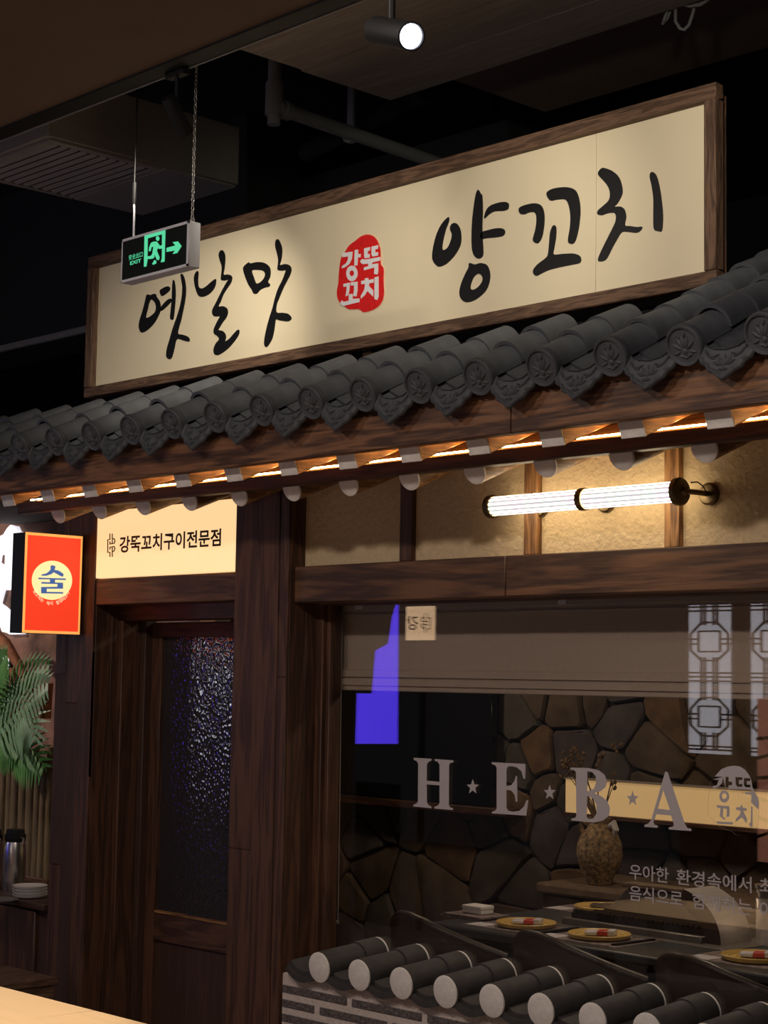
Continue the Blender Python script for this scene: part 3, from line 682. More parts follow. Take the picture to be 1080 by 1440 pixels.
# ================================================================== FACADE: wall panels, studs, lintel
wf = thing('wall_front', None, None, (1.3, 0, 2.05), kind='structure')
boxpart('wall_plate', (.085, -.035, 2.505), (3.4, .06, 2.60), 'eave_x', wf, .003)
SX = [(.640, .705), (1.258, 1.323), (1.864, 1.924), (2.47, 2.53), (3.1, 3.16)]
prev = .085
for a, b in SX:
    boxpart('plaster_panel', (prev, 0, 2.18), (a, .05, 2.507), 'plaster', wf, 0)
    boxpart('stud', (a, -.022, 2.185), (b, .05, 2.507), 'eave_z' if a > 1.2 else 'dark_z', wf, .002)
    prev = b
boxpart('plaster_panel', (prev, 0, 2.18), (3.4, .05, 2.507), 'plaster', wf, 0)
for k, (a, b) in enumerate(((.085, pY(712, 800, -.05).x), (pY(712, 800, -.05).x, 3.4))):
    boxpart('lintel', (a + .001, -.055, 2.04), (b - .001, .12, 2.182), 'lintel', wf, .004)
boxpart('wall_above_room', (-1.6, .06, 2.2), (3.4, .12, 3.0), 'black', wf, 0)

# columns built of planks
def column(name, label, xa, xb, yf, zt, seams, breaks, back=.2):
    t = thing(name, label, 'column', ((xa + xb) / 2, yf + .1, 0))
    boxpart('core', (xa + .004, yf + .014, 0), (xb - .004, back, zt), 'dark2_z', t, 0)
    xs = [xa] + seams + [xb]
    for i, (a, b) in enumerate(zip(xs, xs[1:])):
        zs = [0] + breaks[i] + [zt]
        for q_, (c_, d_) in enumerate(zip(zs, zs[1:])):
            e_ = random.uniform(0, .005)
            boxpart('plank', (a + .0008, yf + e_, c_ + .0008), (b - .0008, yf + .016, d_ - .0008), ('dark_z', 'dark2_z')[(i + q_) % 2 if xa < -1 else 0], t, .0015)
    # side planks (right face)
    ys = [yf, yf + .10, back]
    for a, b in zip(ys, ys[1:]):
        boxpart('plank', (xb - .006, a + .016 if a == yf else a + .001, .0), (xb, b - .001, zt), 'dark_z', t, .0015)
    return t
zc = pY(345, 1195, -.09).z
column('timber_column', 'thick dark timber column between the door and the window', -.245, .085, -.09, 2.53, [-.105, .03], [[zc], [], [1.75]])
column('timber_column', 'dark plank column left of the door behind the red lightbox', -1.525, -1.235, -.09, 2.53, [-1.44, -1.34], [[.9, 1.75], [1.62], [1.85, 1.3]], .26)
# door header, recess and door
dh = thing('wall_door_surround', None, None, (-.74, 0, 0), kind='structure')
boxpart('header_beam', (-1.235, -.08, 2.056), (-.245, .05, 2.172), 'lintel', dh, .004)
boxpart('recess_head', (-1.235, .05, 1.99), (-.245, .16, 2.10), 'dark_x', dh, .003)
boxpart('jamb', (-1.24, .05, 0), (-1.205, .15, 2.0), 'dark_z', dh, .003)
boxpart('jamb', (-.30, .05, 0), (-.245, .2, 2.0), 'dark_z', dh, .003)
boxpart('door_frame_stile', (-1.235, .15, 0), (-1.17, .20, 2.0), 'dark2_z', dh, .003)
boxpart('upper_wall', (-1.24, .02, 2.17), (-.24, .07, 2.53), 'dark_x', dh, 0)
DY = .19
dl = pY(226, 897, DY).x; zt = pY(300, 896, DY).z; zb = pY(300, 1298, DY).z
dr = thing('door_1', None, None, (-.72, DY, 0), kind='structure')
boxpart('stile', (dl - .125, DY, .02), (dl, DY + .045, 1.985), 'dark_z', dr, .004)
boxpart('stile', (-.42, DY, .02), (-.30, DY + .045, 1.985), 'dark_z', dr, .004)
boxpart('top_rail', (dl, DY, zt), (-.42, DY + .045, 1.985), 'dark_x', dr, .004)
boxpart('lock_rail', (dl, DY, zb - .12), (-.42, DY + .045, zb), 'dark_x', dr, .004)
boxpart('lower_panel', (dl, DY + .015, .14), (-.42, DY + .035, zb - .12), 'dark2_z', dr, .002)
boxpart('bottom_rail', (dl, DY, .02), (-.42, DY + .045, .14), 'dark_x', dr, .004)
boxpart('glazing_bead', (dl, DY - .003, zb), (dl + .012, DY + .02, zt), 'dark_z', dr, .002)
boxpart('glazing_bead', (dl, DY - .003, zb), (-.42, DY + .02, zb + .012), 'eave_x', dr, .002)
boxpart('pebbled_pane', (dl, DY + .015, zb), (-.42, DY + .021, zt), 'pebble', dr, 0)

# lit sign over the door
ly = -.085
ls = thing('lit_door_sign', 'glowing cream panel with brown Korean lettering above the door', 'sign', (-.75, ly, 2.17))
boxpart('panel', (-1.233, ly, 2.174), (-.247, ly + .07, 2.470), 'litpanel', ls, .002)
r = zr(130, 700, 5.143, ly, (195, 400), (930, 222))
a = tracerY(130, 700, 5.143, ly)((195, 400)); b = tracerY(130, 700, 5.143, ly)((195, 280)); c = tracerY(130, 700, 5.143, ly)((930, 345))
text_on('lettering', '강뚝꼬치구이전문점', (a[0], a[1], c[0], b[1]), (0, ly - .001, 0), XH, ZH, 'brownprint', ls, .026)
TLg = tracerY(130, 700, 5.143, ly)
LOGO = [[(128,262),(128,300),(112,304),(112,395),(128,395),(128,425)], [(145,262),(145,330),(128,335),(128,318)], [(145,298),(158,296),(164,310),(160,328),(145,332)], [(145,425),(145,355),(128,358),(128,372)], [(145,355),(158,352),(164,366),(158,384),(145,390)]]
glyph('emblem', strokes2(LOGO, 6.5), TLg, ly - .001, 'brownprint', ls, False, .001)

# red projecting lightbox (faces along the front of the shop)
RX = -1.30
P = [pX(35, 750, RX), pX(33, 892, RX), pX(113, 752, RX), pX(109, 890, RX)]
ya, yb = (P[0].y + P[1].y) / 2, -.115
za, zb_ = (P[1].z + P[3].z) / 2, (P[0].z + P[2].z) / 2
rs_ = thing('red_lightbox_sign', 'red projecting lightbox sign with blue character on pale yellow disc', 'sign', (RX - .05, yb, za))
boxpart('casing', (RX - .105, ya, za), (RX - .002, yb, zb_), 'black', rs_, .002)
boxpart('bracket', (RX - .07, yb, za + .1), (RX - .04, yb + .03, zb_ - .1), 'black', rs_, .001)
boxpart('lit_border', (RX - .004, ya, za), (RX, yb, zb_), 'orangeface', rs_, 0)
boxpart('red_face', (RX - .003, ya + .010, za + .012), (RX + .001, yb - .010, zb_ - .012), 'redface', rs_, 0)
def TX(p): q = pX(p[0] / 5.33, 690 + p[1] / 5.33, RX); return (q.y, q.z)
def glyphX(name, shapes, x, mt, parent, smooth=False, f=TX):
    vs, fs = fill2d([[[f(q) for q in (crom(pl) if smooth else pl)] for pl in polys] for polys in shapes], .001)
    return on_plane(vs, fs, (x, 0, 0), YH, ZH).build(name, mt, parent, smooth=False)
glyphX('pale_disc', [[ell(388, 672, 151, 147, 40)]], RX + .0015, 'creamface', rs_)
glyphX('character', [[[(375,565),(390,558),(412,565),(412,582),(405,592),(440,600),(475,625),(470,645),(455,642),(400,612),(385,625),(345,638),(310,638),(308,628),(345,620),(370,600),(378,585)]],
  [[(285,652),(492,658),(490,670),(410,668),(410,688),(372,688),(372,665),(285,664)]],
  [[(308,684),(470,690),(470,735),(348,735),(348,758),(472,760),(470,772),(306,770),(306,722),(428,720),(428,700),(308,697)]]], RX + .0025, 'blue', rs_)
ct = TX((388, 672)); rad = abs(TX((388, 672 + 172))[1] - ct[1])
for i, ch in enumerate('탐고되는 역시 탐정머크나'):
    if ch == ' ': continue
    an = math.radians(-148 + i * 9.7)
    vs, fs = text2d(ch, 0, .02); mx = Vector((sum(v.x for v in vs) / len(vs), sum(v.y for v in vs) / len(vs), 0)); h_ = .019
    rot = Matrix.Rotation(an + math.pi / 2, 3, 'Z'); q2 = []
    for v in vs:
        w_ = rot @ ((v - mx) * h_); q2.append(Vector((ct[0] + rad * .98 * math.cos(an) + w_.x, ct[1] + rad * math.sin(an) + w_.y, 0)))
    on_plane(q2, fs, (RX + .002, 0, 0), YH, ZH).build('lettering', 'palelet', rs_, smooth=False)

# ================================================================== WALL LAMP
LY, LZ = -.12, 2.348
wl = thing('wall_lamp', 'horizontal bronze wall lamp with two glowing ribbed glass tubes', 'lamp', (1.62, 0, LZ))
xa, xm, xb = 1.20, 1.612, 1.995
def ribbed(x0, x1, r, n=40):
    mb = MB(); rows = []
    for x in (x0, x1):
        rows.append([Vector((x, LY + (r - (.0014 if i % 2 else 0)) * math.cos(2 * math.pi * i / n), LZ + (r - (.0014 if i % 2 else 0)) * math.sin(2 * math.pi * i / n))) for i in range(n + 1)])
    return mb.grid(rows)
ribbed(xa, xm - .012, .0335).build('glass_tube', 'tubeglass', wl)
ribbed(xm + .012, xb, .0335).build('glass_tube', 'tubeglass', wl)
MB().lathe([(.034, 0), (.038, .004), (.038, .022), (.036, .026)], (xm - .016, LY, LZ), 28, XH).build('centre_collar', 'bronze', wl)
MB().lathe([(.010, -.022), (.012, -.016), (.03, -.012), (.040, -.008), (.041, .010), (.036, .014)], (xa - .002, LY, LZ), 28, XH).build('end_cap', 'bronze', wl)
MB().lathe([(.036, -.014), (.044, -.010), (.045, .006), (.040, .012), (.014, .016), (.010, .03)], (xb + .004, LY, LZ), 28, XH).build('end_cap', 'bronze', wl)
MB().tube([(xa - .03, LY, LZ), (xa - .02, LY, LZ)], .005, 10).build('finial', 'bronze', wl)
for x in (xa + .12, xm, 2.03):
    MB().lathe([(.036, 0), (.036, .012), (.030, .018), (.010, .02)], (x, 0, LZ), 26, -YH).build('wall_rose', 'bronze', wl)
    if x > 2.0: MB().tube([(x, -.018, LZ), (x, -.07, LZ), (x - .01, LY, LZ)], .009, 10).build('arm', 'bronze', wl)
    else: MB().tube([(x, -.018, LZ), (x, LY + .034, LZ)], .009, 10).build('arm', 'bronze', wl)
MB().tube([(2.02, LY + .03, LZ + .03), (2.035, LY + .045, LZ + .032), (2.045, LY + .06, LZ + .02), (2.045, LY + .08, LZ + .0)], .0022, 6).build('flex', 'black', wl)

# ================================================================== WINDOW + decals
GY = .095
wn = thing('window_1', None, None, (1.4, GY, .62), kind='structure')
boxpart('glass_pane', (.13, GY, .60), (3.4, GY + .008, 2.06), 'glass', wn, 0)
boxpart('frame_head', (.05, GY - .03, 2.035), (3.4, GY + .05, 2.07), 'dark_x', wn, .002)
boxpart('frame_jamb', (.083, GY - .03, .0), (.125, GY + .05, 2.04), 'dark_z', wn, .003)
boxpart('frame_jamb', (.126, GY - .012, .0), (.148, GY + .05, 2.04), 'dark_z', wn, .003)
boxpart('frame_sill', (.05, GY - .02, .56), (3.4, GY + .05, .605), 'dark_x', wn, .002)
dY = GY - .002
wd = thing('window_lettering', 'pale vinyl capital letters with stars and seal on the window glass', 'lettering', tuple(pY(780, 1150, dY)))
T1 = tracerY(560, 1040, 5.4, dY); T2 = tracerY(780, 1040, 3.6, dY); T3 = tracerY(0, 0, 1, dY); T4 = tracerY(990, 1060, 11.08, dY)
Hh = [(118,138),(252,146),(252,160),(232,168),(218,185),(216,312),(314,322),(314,190),(300,168),(278,162),(278,148),(418,158),(418,172),(392,180),(386,195),(384,500),(395,516),(416,522),(416,535),(276,524),(276,510),(300,502),(314,485),(314,348),(216,340),(218,480),(232,500),(252,508),(252,522),(114,508),(116,495),(140,485),(150,470),(152,185),(142,165),(118,152)]
Ee = [(710,172),(966,185),(964,298),(952,298),(935,240),(900,210),(860,202),(832,205),(822,225),(822,355),(860,345),(885,310),(892,278),(902,278),(905,472),(893,472),(885,420),(860,388),(822,380),(822,520),(835,540),(870,548),(920,540),(955,510),(975,460),(988,460),(972,578),(712,560),(712,548),(735,542),(748,525),(748,215),(738,195),(712,186)]
Bo = [(80,142),(170,144),(220,155),(252,178),(265,210),(258,240),(235,260),(200,272),(235,285),(265,310),(280,345),(275,385),(245,410),(200,420),(85,410),(85,400),(105,395),(110,385),(108,165),(98,155),(80,152)]
Bh1 = [(165,160),(190,165),(208,185),(210,220),(198,250),(165,262)]; Bh2 = [(165,285),(195,298),(212,330),(212,375),(195,400),(170,402),(162,390)]
Ao = [(560,162),(572,165),(660,430),(672,448),(692,452),(692,463),(578,455),(578,445),(600,440),(604,430),(590,385),(515,378),(500,418),(505,430),(522,436),(522,447),(455,442),(455,432),(475,425),(490,405)]
Ah = [(550,255),(521,350),(584,356)]
glyph('letter_h', [[Hh]], T1, dY, 'decal', wd, False, .001); glyph('letter_e', [[Ee]], T1, dY, 'decal', wd, False, .001)
glyph('letter_b', [[Bo, Bh1, Bh2]], T2, dY, 'decal', wd, False, .001); glyph('letter_a', [[Ao, Ah]], T2, dY, 'decal', wd, False, .001)
for cx_, cy_ in ((664.8, 1106.8), (773, 1114.5), (889.5, 1123)): glyph('star', [[star(cx_, cy_, 8.8, 11.0)]], T3, dY, 'decal', wd, False, .001)
SO = [(470,185),(560,200),(640,250),(700,330),(735,400),(755,520),(790,600),(840,680),(855,760),(850,870),(860,980),(845,1080),(820,1170),(750,1240),(680,1275),(560,1275),(490,1265),(440,1210),(340,1180),(250,1140),(120,1020),(65,940),(60,830),(75,650),(85,490),(130,400),(190,330),(270,240),(370,200)]
SH = [[(165,355),(295,360),(285,450),(240,500),(150,550),(135,505),(200,490),(235,405),(150,400)], [(335,358),(385,360),(385,430),(440,440),(435,490),(385,490),(380,550),(335,530)], ell(315,665,75,95), ell(315,660,40,45),
 [(490,362),(600,368),(598,408),(545,408),(545,470),(600,472),(598,515),(520,515),(495,480)], [(622,378),(725,382),(722,425),(670,425),(668,480),(725,482),(720,525),(645,520),(622,490)],
 [(450,545),(740,560),(735,600),(640,598),(640,625),(740,640),(735,760),(700,770),(700,690),(530,670),(535,630),(600,630),(600,595),(490,590)],
 [(200,800),(390,815),(395,850),(395,970),(350,990),(360,860),(300,850),(290,980),(330,1000),(320,1030),(280,1000),(245,970),(260,850),(200,835)], [(190,1055),(450,1065),(445,1105),(215,1090)],
 [(500,835),(575,830),(575,800),(600,805),(600,835),(665,850),(660,890),(610,890),(670,1020),(660,1080),(600,1000),(575,1000),(510,1050),(490,1060),(500,1010),(560,950),(575,890),(500,870)], [(735,820),(755,825),(755,1150),(705,1120),(705,1080),(730,1070)]]
glyph('seal', [[SO] + SH], T4, dY, 'decal', wd, False, .001)
a, b, c = T3((885, 1236)), T3((885, 1214.4)), T3((1057, 1254)); [text_on('small_lettering', w_, (a[0] + (c[0] - a[0]) * f0, a[1], a[0] + (c[0] - a[0]) * f1, b[1]), (0, dY, 0), XH, ZH, 'decal', wd, .008) for w_, f0, f1 in (('우아한', 0, .335), ('환경속에서', .40, 1))]
w9 = (c[0] - a[0]) / 9.
text_on('small_lettering', '최', (c[0] + w9 * .55, a[1], c[0] + w9 * 1.5, b[1]), (0, dY, 0), XH, ZH, 'decal', wd, .008)
a, b = T3((885, 1266)), T3((885, 1244.5)); [text_on('small_lettering', w_, (a[0] + (c[0] - a[0]) * f0, a[1], a[0] + (c[0] - a[0]) * f1, b[1]), (0, dY, 0), XH, ZH, 'decal', wd, .008) for w_, f0, f1 in (('음식으로', 0, .45), ('함께하는', .53, 1))]
text_on('small_lettering', '이', (c[0] + w9 * .55, a[1], c[0] + w9 * 1.4, b[1]), (0, dY, 0), XH, ZH, 'decal', wd, .008)

# roman blind behind the glass
BY = .175
zbot, zf1, zf2 = pY(800, 978, BY).z, pY(800, 958, BY).z, pY(800, 945, BY).z
bl = thing('roman_blind', 'raised taupe roman blind with stacked folds behind the window glass', 'blind', (1.5, BY, zbot))
boxpart('head_rail', (.075, BY - .02, 2.015), (3.3, BY + .03, 2.05), 'rail', bl, .003)
for x in (.22, 1.27, 2.3): boxpart('bracket', (x, BY - .028, 2.02), (x + .035, BY - .018, 2.062), 'alu', bl, .002)
boxpart('cloth', (.08, BY, zf2 - .01), (3.3, BY + .006, 2.017), 'blind', bl, 0)
MB().tube([(.09, BY - .004, 2.0), (3.3, BY - .004, 2.0)], .006, 8).build('rod', 'rail', bl)
for z_, d_ in ((zf2, .012), (zf1, .018)):
    MB().prism([(.08, BY + .002, z_ + .004), (.08, BY - d_, z_ - .004), (.08, BY - d_, z_ - .028), (.08, BY + .006, z_ - .030)], (3.22, 0, 0)).build('fold', 'blind', bl)
boxpart('bottom_hem', (.08, BY - .010, zbot), (3.3, BY + .002, zf1 - .026), 'blind', bl, .003)
c1 = pY(476, 1000, BY - .02).x
for dx in (0, .022):
    MB().tube([(c1 + dx * .6, BY - .022, 1.98), (c1 + dx * .8, BY - .022, 1.4), (c1 + dx, BY - .022, .80)], .0022, 6).build('pull_chain', 'chain', bl)
MB().tube([(c1 - .002, BY - .022, .80), (c1 + .024, BY - .022, .80)], .007, 8).build('chain_weight', 'chain', bl)

# ================================================================== LOW BRICK WALL with cap tiles
lw = thing('wall_low', None, None, (1.4, -.17, 0), kind='structure')
boxpart('mortar_core', (.197, -.17, 0), (3.3, .06, .647), 'mortar', lw, .004)
rowsz = [(.576, .6035), (.523, .5505), (.470, .4977), (.417, .4447)]
bkm = MB().box((-.178, -.004, -.0138), (.178, .02, .0138)).mesh('brick', bevel=.002); bkm.materials.append(M['brick'])
hbm = MB().box((-.09, -.004, -.0138), (.09, .02, .0138)).mesh('brick', bevel=.002); hbm.materials.append(M['brick'])
for ri, (c_, d_) in enumerate(rowsz):
    x = .203 + .178
    if ri % 2: link('brick', hbm, None, lw, Vector((.203 + .09, -.17, (c_ + d_) / 2)) - BASE[lw.name]); x = .203 + .18 + .031 + .178
    while x < 2.2:
        link('brick', bkm, None, lw, Vector((x, -.17, (c_ + d_) / 2)) - BASE[lw.name]); x += .383
RSL = math.radians(5); WAX = Vector((0, math.cos(RSL), math.sin(RSL)))
capA = MB().lathe([(.054, 0), (.0565, .004), (.055, .19), (.056, .20)], Z3, 26, WAX).mesh('cap_tile'); capA.materials.append(M['captile'])
capB = MB().lathe([(.060, 0), (.061, .006), (.060, .10), (.057, .105)], WAX * .185, 26, WAX).mesh('cap_tile_overlap'); capB.materials.append(M['captile'])
capP = MB().lathe([(.048, -.007), (.0545, -.004), (.055, .003)], Z3, 26, WAX).mesh('plaster_end'); capP.materials.append(M['limewash'])
capQ = MB().lathe([(.058, 0), (.0585, .006), (.05, .010)], WAX * .291, 26, WAX).mesh('plaster_end'); capQ.materials.append(M['limewash'])
def wpan():
    rows = []; PRR = .105; half = .80; n = 12; cz = PRR * math.cos(half) + .0
    for rr, d in ((PRR, -.01), (PRR, .285), (PRR + .022, .285), (PRR + .022, -.01), (PRR, -.01)):
        rows.append([WAX * d + XH * (rr * math.sin(-half + 2 * half * i / n)) + ZH * (cz - rr * math.cos(-half + 2 * half * i / n)) for i in range(n + 1)])
    return MB().grid(rows)
panm = wpan().mesh('pan_tile'); panm.materials.append(M['captile'])
LWB = BASE[lw.name]
for n in range(-1, 12):
    x = .446 + .2142 * n
    if n >= 0:
        o = link('cap_tile', capA, None, lw, Vector((x, -.205, .700)) - LWB); link('plaster_end', capP, None, o); link('plaster_end', capQ, None, o)
        link('cap_tile_overlap', capB, None, lw, Vector((x, -.205, .700)) - LWB)
    link('pan_tile', panm, None, lw, Vector((x + .107, -.190, .686)) - LWB)
    link('pan_tile', panm, None, lw, Vector((x + .107, -.175, .703)) - LWB)

# ================================================================== ROOM BEHIND THE WINDOW
WY = 2.55
solo('wall_room_right', MB().box((3.4, .2, 0), (3.5, 2.7, 2.6)), 'wallin', None, None, (3.4, 1.2, 0), kind='structure')
solo('wall_room_left', MB().box((-3.5, 1.0, 0), (-3.4, 2.7, 2.6)), 'wallin', None, None, (-3.4, 1.2, 0), kind='structure')
solo('wall_room_divider', MB().box((-3.5, 1.0, 0), (-1.75, 1.1, 2.6)), 'wallin', None, None, (-2.5, 1.05, 0), kind='structure')
solo('ceiling_room', MB().box((-3.5, .12, 2.6), (3.5, 2.75, 2.66)), 'wallin', None, None, (0, 1.5, 2.6), kind='structure')
sw = thing('wall_stone', None, None, (-.6, WY, 0), kind='structure')
boxpart('mortar_bed', (-3.4, WY, 0), (3.4, WY + .12, 2.6), 'grout', sw, 0)
# fieldstones: clipped voronoi cells
def clip(poly, a, b):
    mx_ = (a[0] + b[0]) / 2; my_ = (a[1] + b[1]) / 2; nx, ny = b[0] - a[0], b[1] - a[1]; out = []
    for i in range(len(poly)):
        p, q = poly[i], poly[(i + 1) % len(poly)]; dp_ = (p[0] - mx_) * nx + (p[1] - my_) * ny; dq = (q[0] - mx_) * nx + (q[1] - my_) * ny
        if dp_ <= 0: out.append(p)
        if dp_ * dq < 0:
            t_ = dp_ / (dp_ - dq); out.append((p[0] + (q[0] - p[0]) * t_, p[1] + (q[1] - p[1]) * t_))
    return out
rnd = random.Random(11); sites = []
tries = 0
while len(sites) < 105 and tries < 20000:
    tries += 1; p = (rnd.uniform(-2.95, 1.2), rnd.uniform(.15, 1.85)); dmin = rnd.choice((.13, .17, .24, .30))
    if all((p[0] - s_[0]) ** 2 + ((p[1] - s_[1]) * 1.1) ** 2 > dmin * dmin for s_ in sites): sites.append(p)
smats = ['stone1', 'stone2', 'stone3', 'stone4', 'stone1', 'stone2']
for s_ in sites:
    poly = [(-3.0, .1), (1.25, .1), (1.25, 1.9), (-3.0, 1.9)]
    for q_ in sites:
        if q_ is not s_ and poly: poly = clip(poly, s_, q_)
    if len(poly) < 3: continue
    cx_ = sum(p[0] for p in poly) / len(poly); cy_ = sum(p[1] for p in poly) / len(poly)
    pl = []
    for i in range(len(poly)):
        a, b = poly[i], poly[(i + 1) % len(poly)]
        pl += [(a[0] * .90 + b[0] * .10, a[1] * .90 + b[1] * .10), (a[0] * .5 + b[0] * .5 + rnd.uniform(-.008, .008), a[1] * .5 + b[1] * .5 + rnd.uniform(-.008, .008)), (a[0] * .10 + b[0] * .90, a[1] * .10 + b[1] * .90)]
    sz = max(.05, min(math.hypot(p[0] - cx_, p[1] - cy_) for p in pl))
    ins = 1 - min(.10, .0055 / sz); dep = rnd.uniform(.022, .05); mb = MB(); n = len(pl)
    A_ = [Vector((cx_ + (p[0] - cx_) * ins, WY + .002, cy_ + (p[1] - cy_) * ins)) for p in pl]
    B_ = [Vector((cx_ + (p[0] - cx_) * ins * .99, WY - dep * .75, cy_ + (p[1] - cy_) * ins * .99)) for p in pl]
    C_ = [Vector((cx_ + (p[0] - cx_) * ins * .92, WY - dep + rnd.uniform(-.006, .006), cy_ + (p[1] - cy_) * ins * .92)) for p in pl]
    mb.v = A_ + B_ + C_; mb.f = [(i, (i + 1) % n, n + (i + 1) % n, n + i) for i in range(n)] + [(n + i, n + (i + 1) % n, 2 * n + (i + 1) % n, 2 * n + i) for i in range(n)] + [tuple(2 * n + i for i in range(n))]
    mb.build('stone', rnd.choice(smats), sw)
# black panel on the stone wall, with shelf below
a = pY(470, 965, 2.4); b = pY(690, 1133, 2.4)
t = thing('dark_wall_screen', 'large black screen mounted on the stone wall', 'screen', ((a.x + b.x) / 2, 2.4, b.z))
boxpart('screen_panel', (a.x - .4, 2.40, b.z), (b.x, 2.45, 1.85), 'blackgloss', t, .003)
boxpart('screen_mount', (a.x + .5, 2.45, b.z + .2), (b.x - .5, WY - .055, 1.7), 'black', t, 0)
t = thing('wall_shelf', 'dark wooden shelf below the black screen', 'shelf', ((a.x + b.x) / 2, 2.35, b.z - .05))
boxpart('board', (a.x - .4, 2.36, b.z - .05), (b.x + .15, WY - .055, b.z - .01), 'dark_x', t, .004)
# backlit cream band
a = pY(795, 1095, 2.38); b = pY(1080, 1150, 2.38)
t = thing('backlit_band', 'long glowing cream light panel on the stone wall behind the vase', 'light panel', (.3, 2.38, pY(795, 1142, 2.38).z))
boxpart('diffuser', (a.x, 2.38, pY(795, 1142, 2.38).z), (1.6, 2.42, a.z), 'backlit', t, .003)
boxpart('top_trim', (a.x, 2.37, a.z), (1.6, 2.43, a.z + .008), 'rail', t, .001)
boxpart('bottom_trim', (a.x, 2.36, pY(795, 1142, 2.38).z - .02), (1.6, 2.46, pY(795, 1142, 2.38).z), 'dark_x', t, .002)
boxpart('wall_box', (a.x + .05, 2.42, pY(795, 1142, 2.38).z), (1.6, 2.49, a.z), 'black', t, 0)
# stone ledge with vase
za_ = .795; p = pZ(752, 1240, za_); p2 = pZ(900, 1224, za_)
t = thing('stone_ledge', 'rough stone ledge carrying the speckled vase', 'ledge', (.4, 2.1, 0))
LYf = pZ(752, 1240, za_).y
boxpart('cap_slab', (p.x, LYf, za_ - .05), (1.9, WY - .055, za_), 'ledge', t, .012)
xx = p.x + .02
k = 0
while xx < 1.8:
    w_ = rnd.uniform(.22, .38); boxpart('stone', (xx, LYf + .02 + rnd.uniform(0, .012), .5), (xx + w_ - .008, LYf + .2, za_ - .052), ('stone1', 'stone3', 'ledge')[k % 3], t, .012)
    boxpart('stone', (xx + .02, LYf + .02 + rnd.uniform(0, .012), .0), (xx + w_ - .008, LYf + .2, .49), ('stone3', 'stone1', 'stone2')[k % 3], t, .012); xx += w_; k += 1
vp = pY(843, 1236, LYf + .16); vp.z = za_
vs_ = thing('vase', 'round speckled clay vase with a shell handle on the stone ledge', 'vase', vp)
VH = pY(843, 1158, vp.y).z - za_
VR = (pY(876, 1195, vp.y).x - pY(811, 1195, vp.y).x) / 2 * .78
prof = [(.50, 0), (.56, .03), (.60, .12), (.85, .28), (1.0, .48), (.97, .66), (.80, .82), (.55, .92), (.42, 1.0), (.50, 1.10), (.40, 1.10), (.34, 1.0)]
MB().lathe([(r_ * VR, h_ * VH) for r_, h_ in prof], vp, 32).build('body', 'vase', vs_)
MB().tube([vp + Vector((VR * .45 * 1, 0, VH * .95)), vp + Vector((VR * .85, -.01, VH * 1.02)), vp + Vector((VR * .95, -.01, VH * .92)), vp + Vector((VR * .80, 0, VH * .80))], [.010, .018, .016, .008], 10).build('handle', 'ceramic', vs_)
MB().tube([vp + Vector((-VR * .4, 0, VH * .9)), vp + Vector((-VR * .95, -.01, VH * 1.05)), vp + Vector((-VR * .95, -.01, VH * .85)), vp + Vector((-VR * .75, 0, VH * .75))], [.01, .016, .016, .008], 10).build('handle', 'vase', vs_)
br = thing('dried_branches', 'dry twigs and seed heads standing in the speckled vase', 'plant', vp + Vector((0, 0, VH * .5)))
for i in range(11):
    an = rnd.uniform(0, 6.28); ln = rnd.uniform(.22, .42); p0 = vp + Vector((0, 0, VH * .9)); tip = p0 + Vector((math.cos(an) * .16 - .06, math.sin(an) * .05, ln))
    mid = (p0 + tip) / 2 + Vector((rnd.uniform(-.03, .03), 0, .02)); MB().tube([p0, mid, tip], [.004, .003, .0015], 6).build('twig', 'twig', br)
    mb = MB()
    for j in range(5):
        q_ = tip + Vector((rnd.uniform(-.03, .03), rnd.uniform(-.02, .02), rnd.uniform(-.04, .03))); mb.lathe([(.002, 0), (.009, .008), (.006, .02), (.001, .026)], q_, 6, (rnd.uniform(-1, 1), rnd.uniform(-.5, .5), 1))
    mb.build('seed_head', 'twig', br)
# table
TZ = .745
tb = thing('dining_table', 'dark slate dining table with built-in grill behind the window', 'table', (1.2, 1.25, 0))
boxpart('tabletop', (.06, .73, TZ - .035), (3.0, 1.80, TZ), 'tablein', tb, .008)
boxpart('apron', (.15, .82, TZ - .16), (2.9, 1.66, TZ - .036), 'black', tb, .003)
for x in (.3, 2.7):
    for y in (1.02, 1.55): boxpart('leg', (x - .04, y - .04, 0), (x + .04, y + .04, TZ - .16), 'black', tb, .004)
# grill
gx0, gx1, gy0, gy1 = pZ(808, 1291, TZ + .02).x, pZ(975, 1323, TZ + .02).x, 1.13, 1.40
gr = thing('table_grill', 'long charcoal skewer grill with notched black bars set in the table', 'grill', ((gx0 + gx1) / 2, 1.26, TZ))
boxpart('tray', (gx0, gy0, TZ), (gx1, gy1, TZ + .030), 'steel_dark', gr, .003)
boxpart('base_plate', (gx0 - .03, gy0 - .05, TZ), (1.33, gy1 + .04, TZ + .003), 'steel_dark', gr, .001)
for yy in (gy0 + .03, gy0 + .10, gy0 + .17, gy0 + .24):
    boxpart('notched_bar', (gx0 + .03, yy, TZ + .03), (gx1 - .01, yy + .012, TZ + .052), 'grill', gr, 0)
nt_ = 26
for i in range(nt_):
    x = gx0 + .04 + (gx1 - gx0 - .07) * i / nt_
    boxpart('tooth', (x, gy0 + .028, TZ + .050), (x + .018, gy0 + .044, TZ + .066), 'grill', gr, 0)
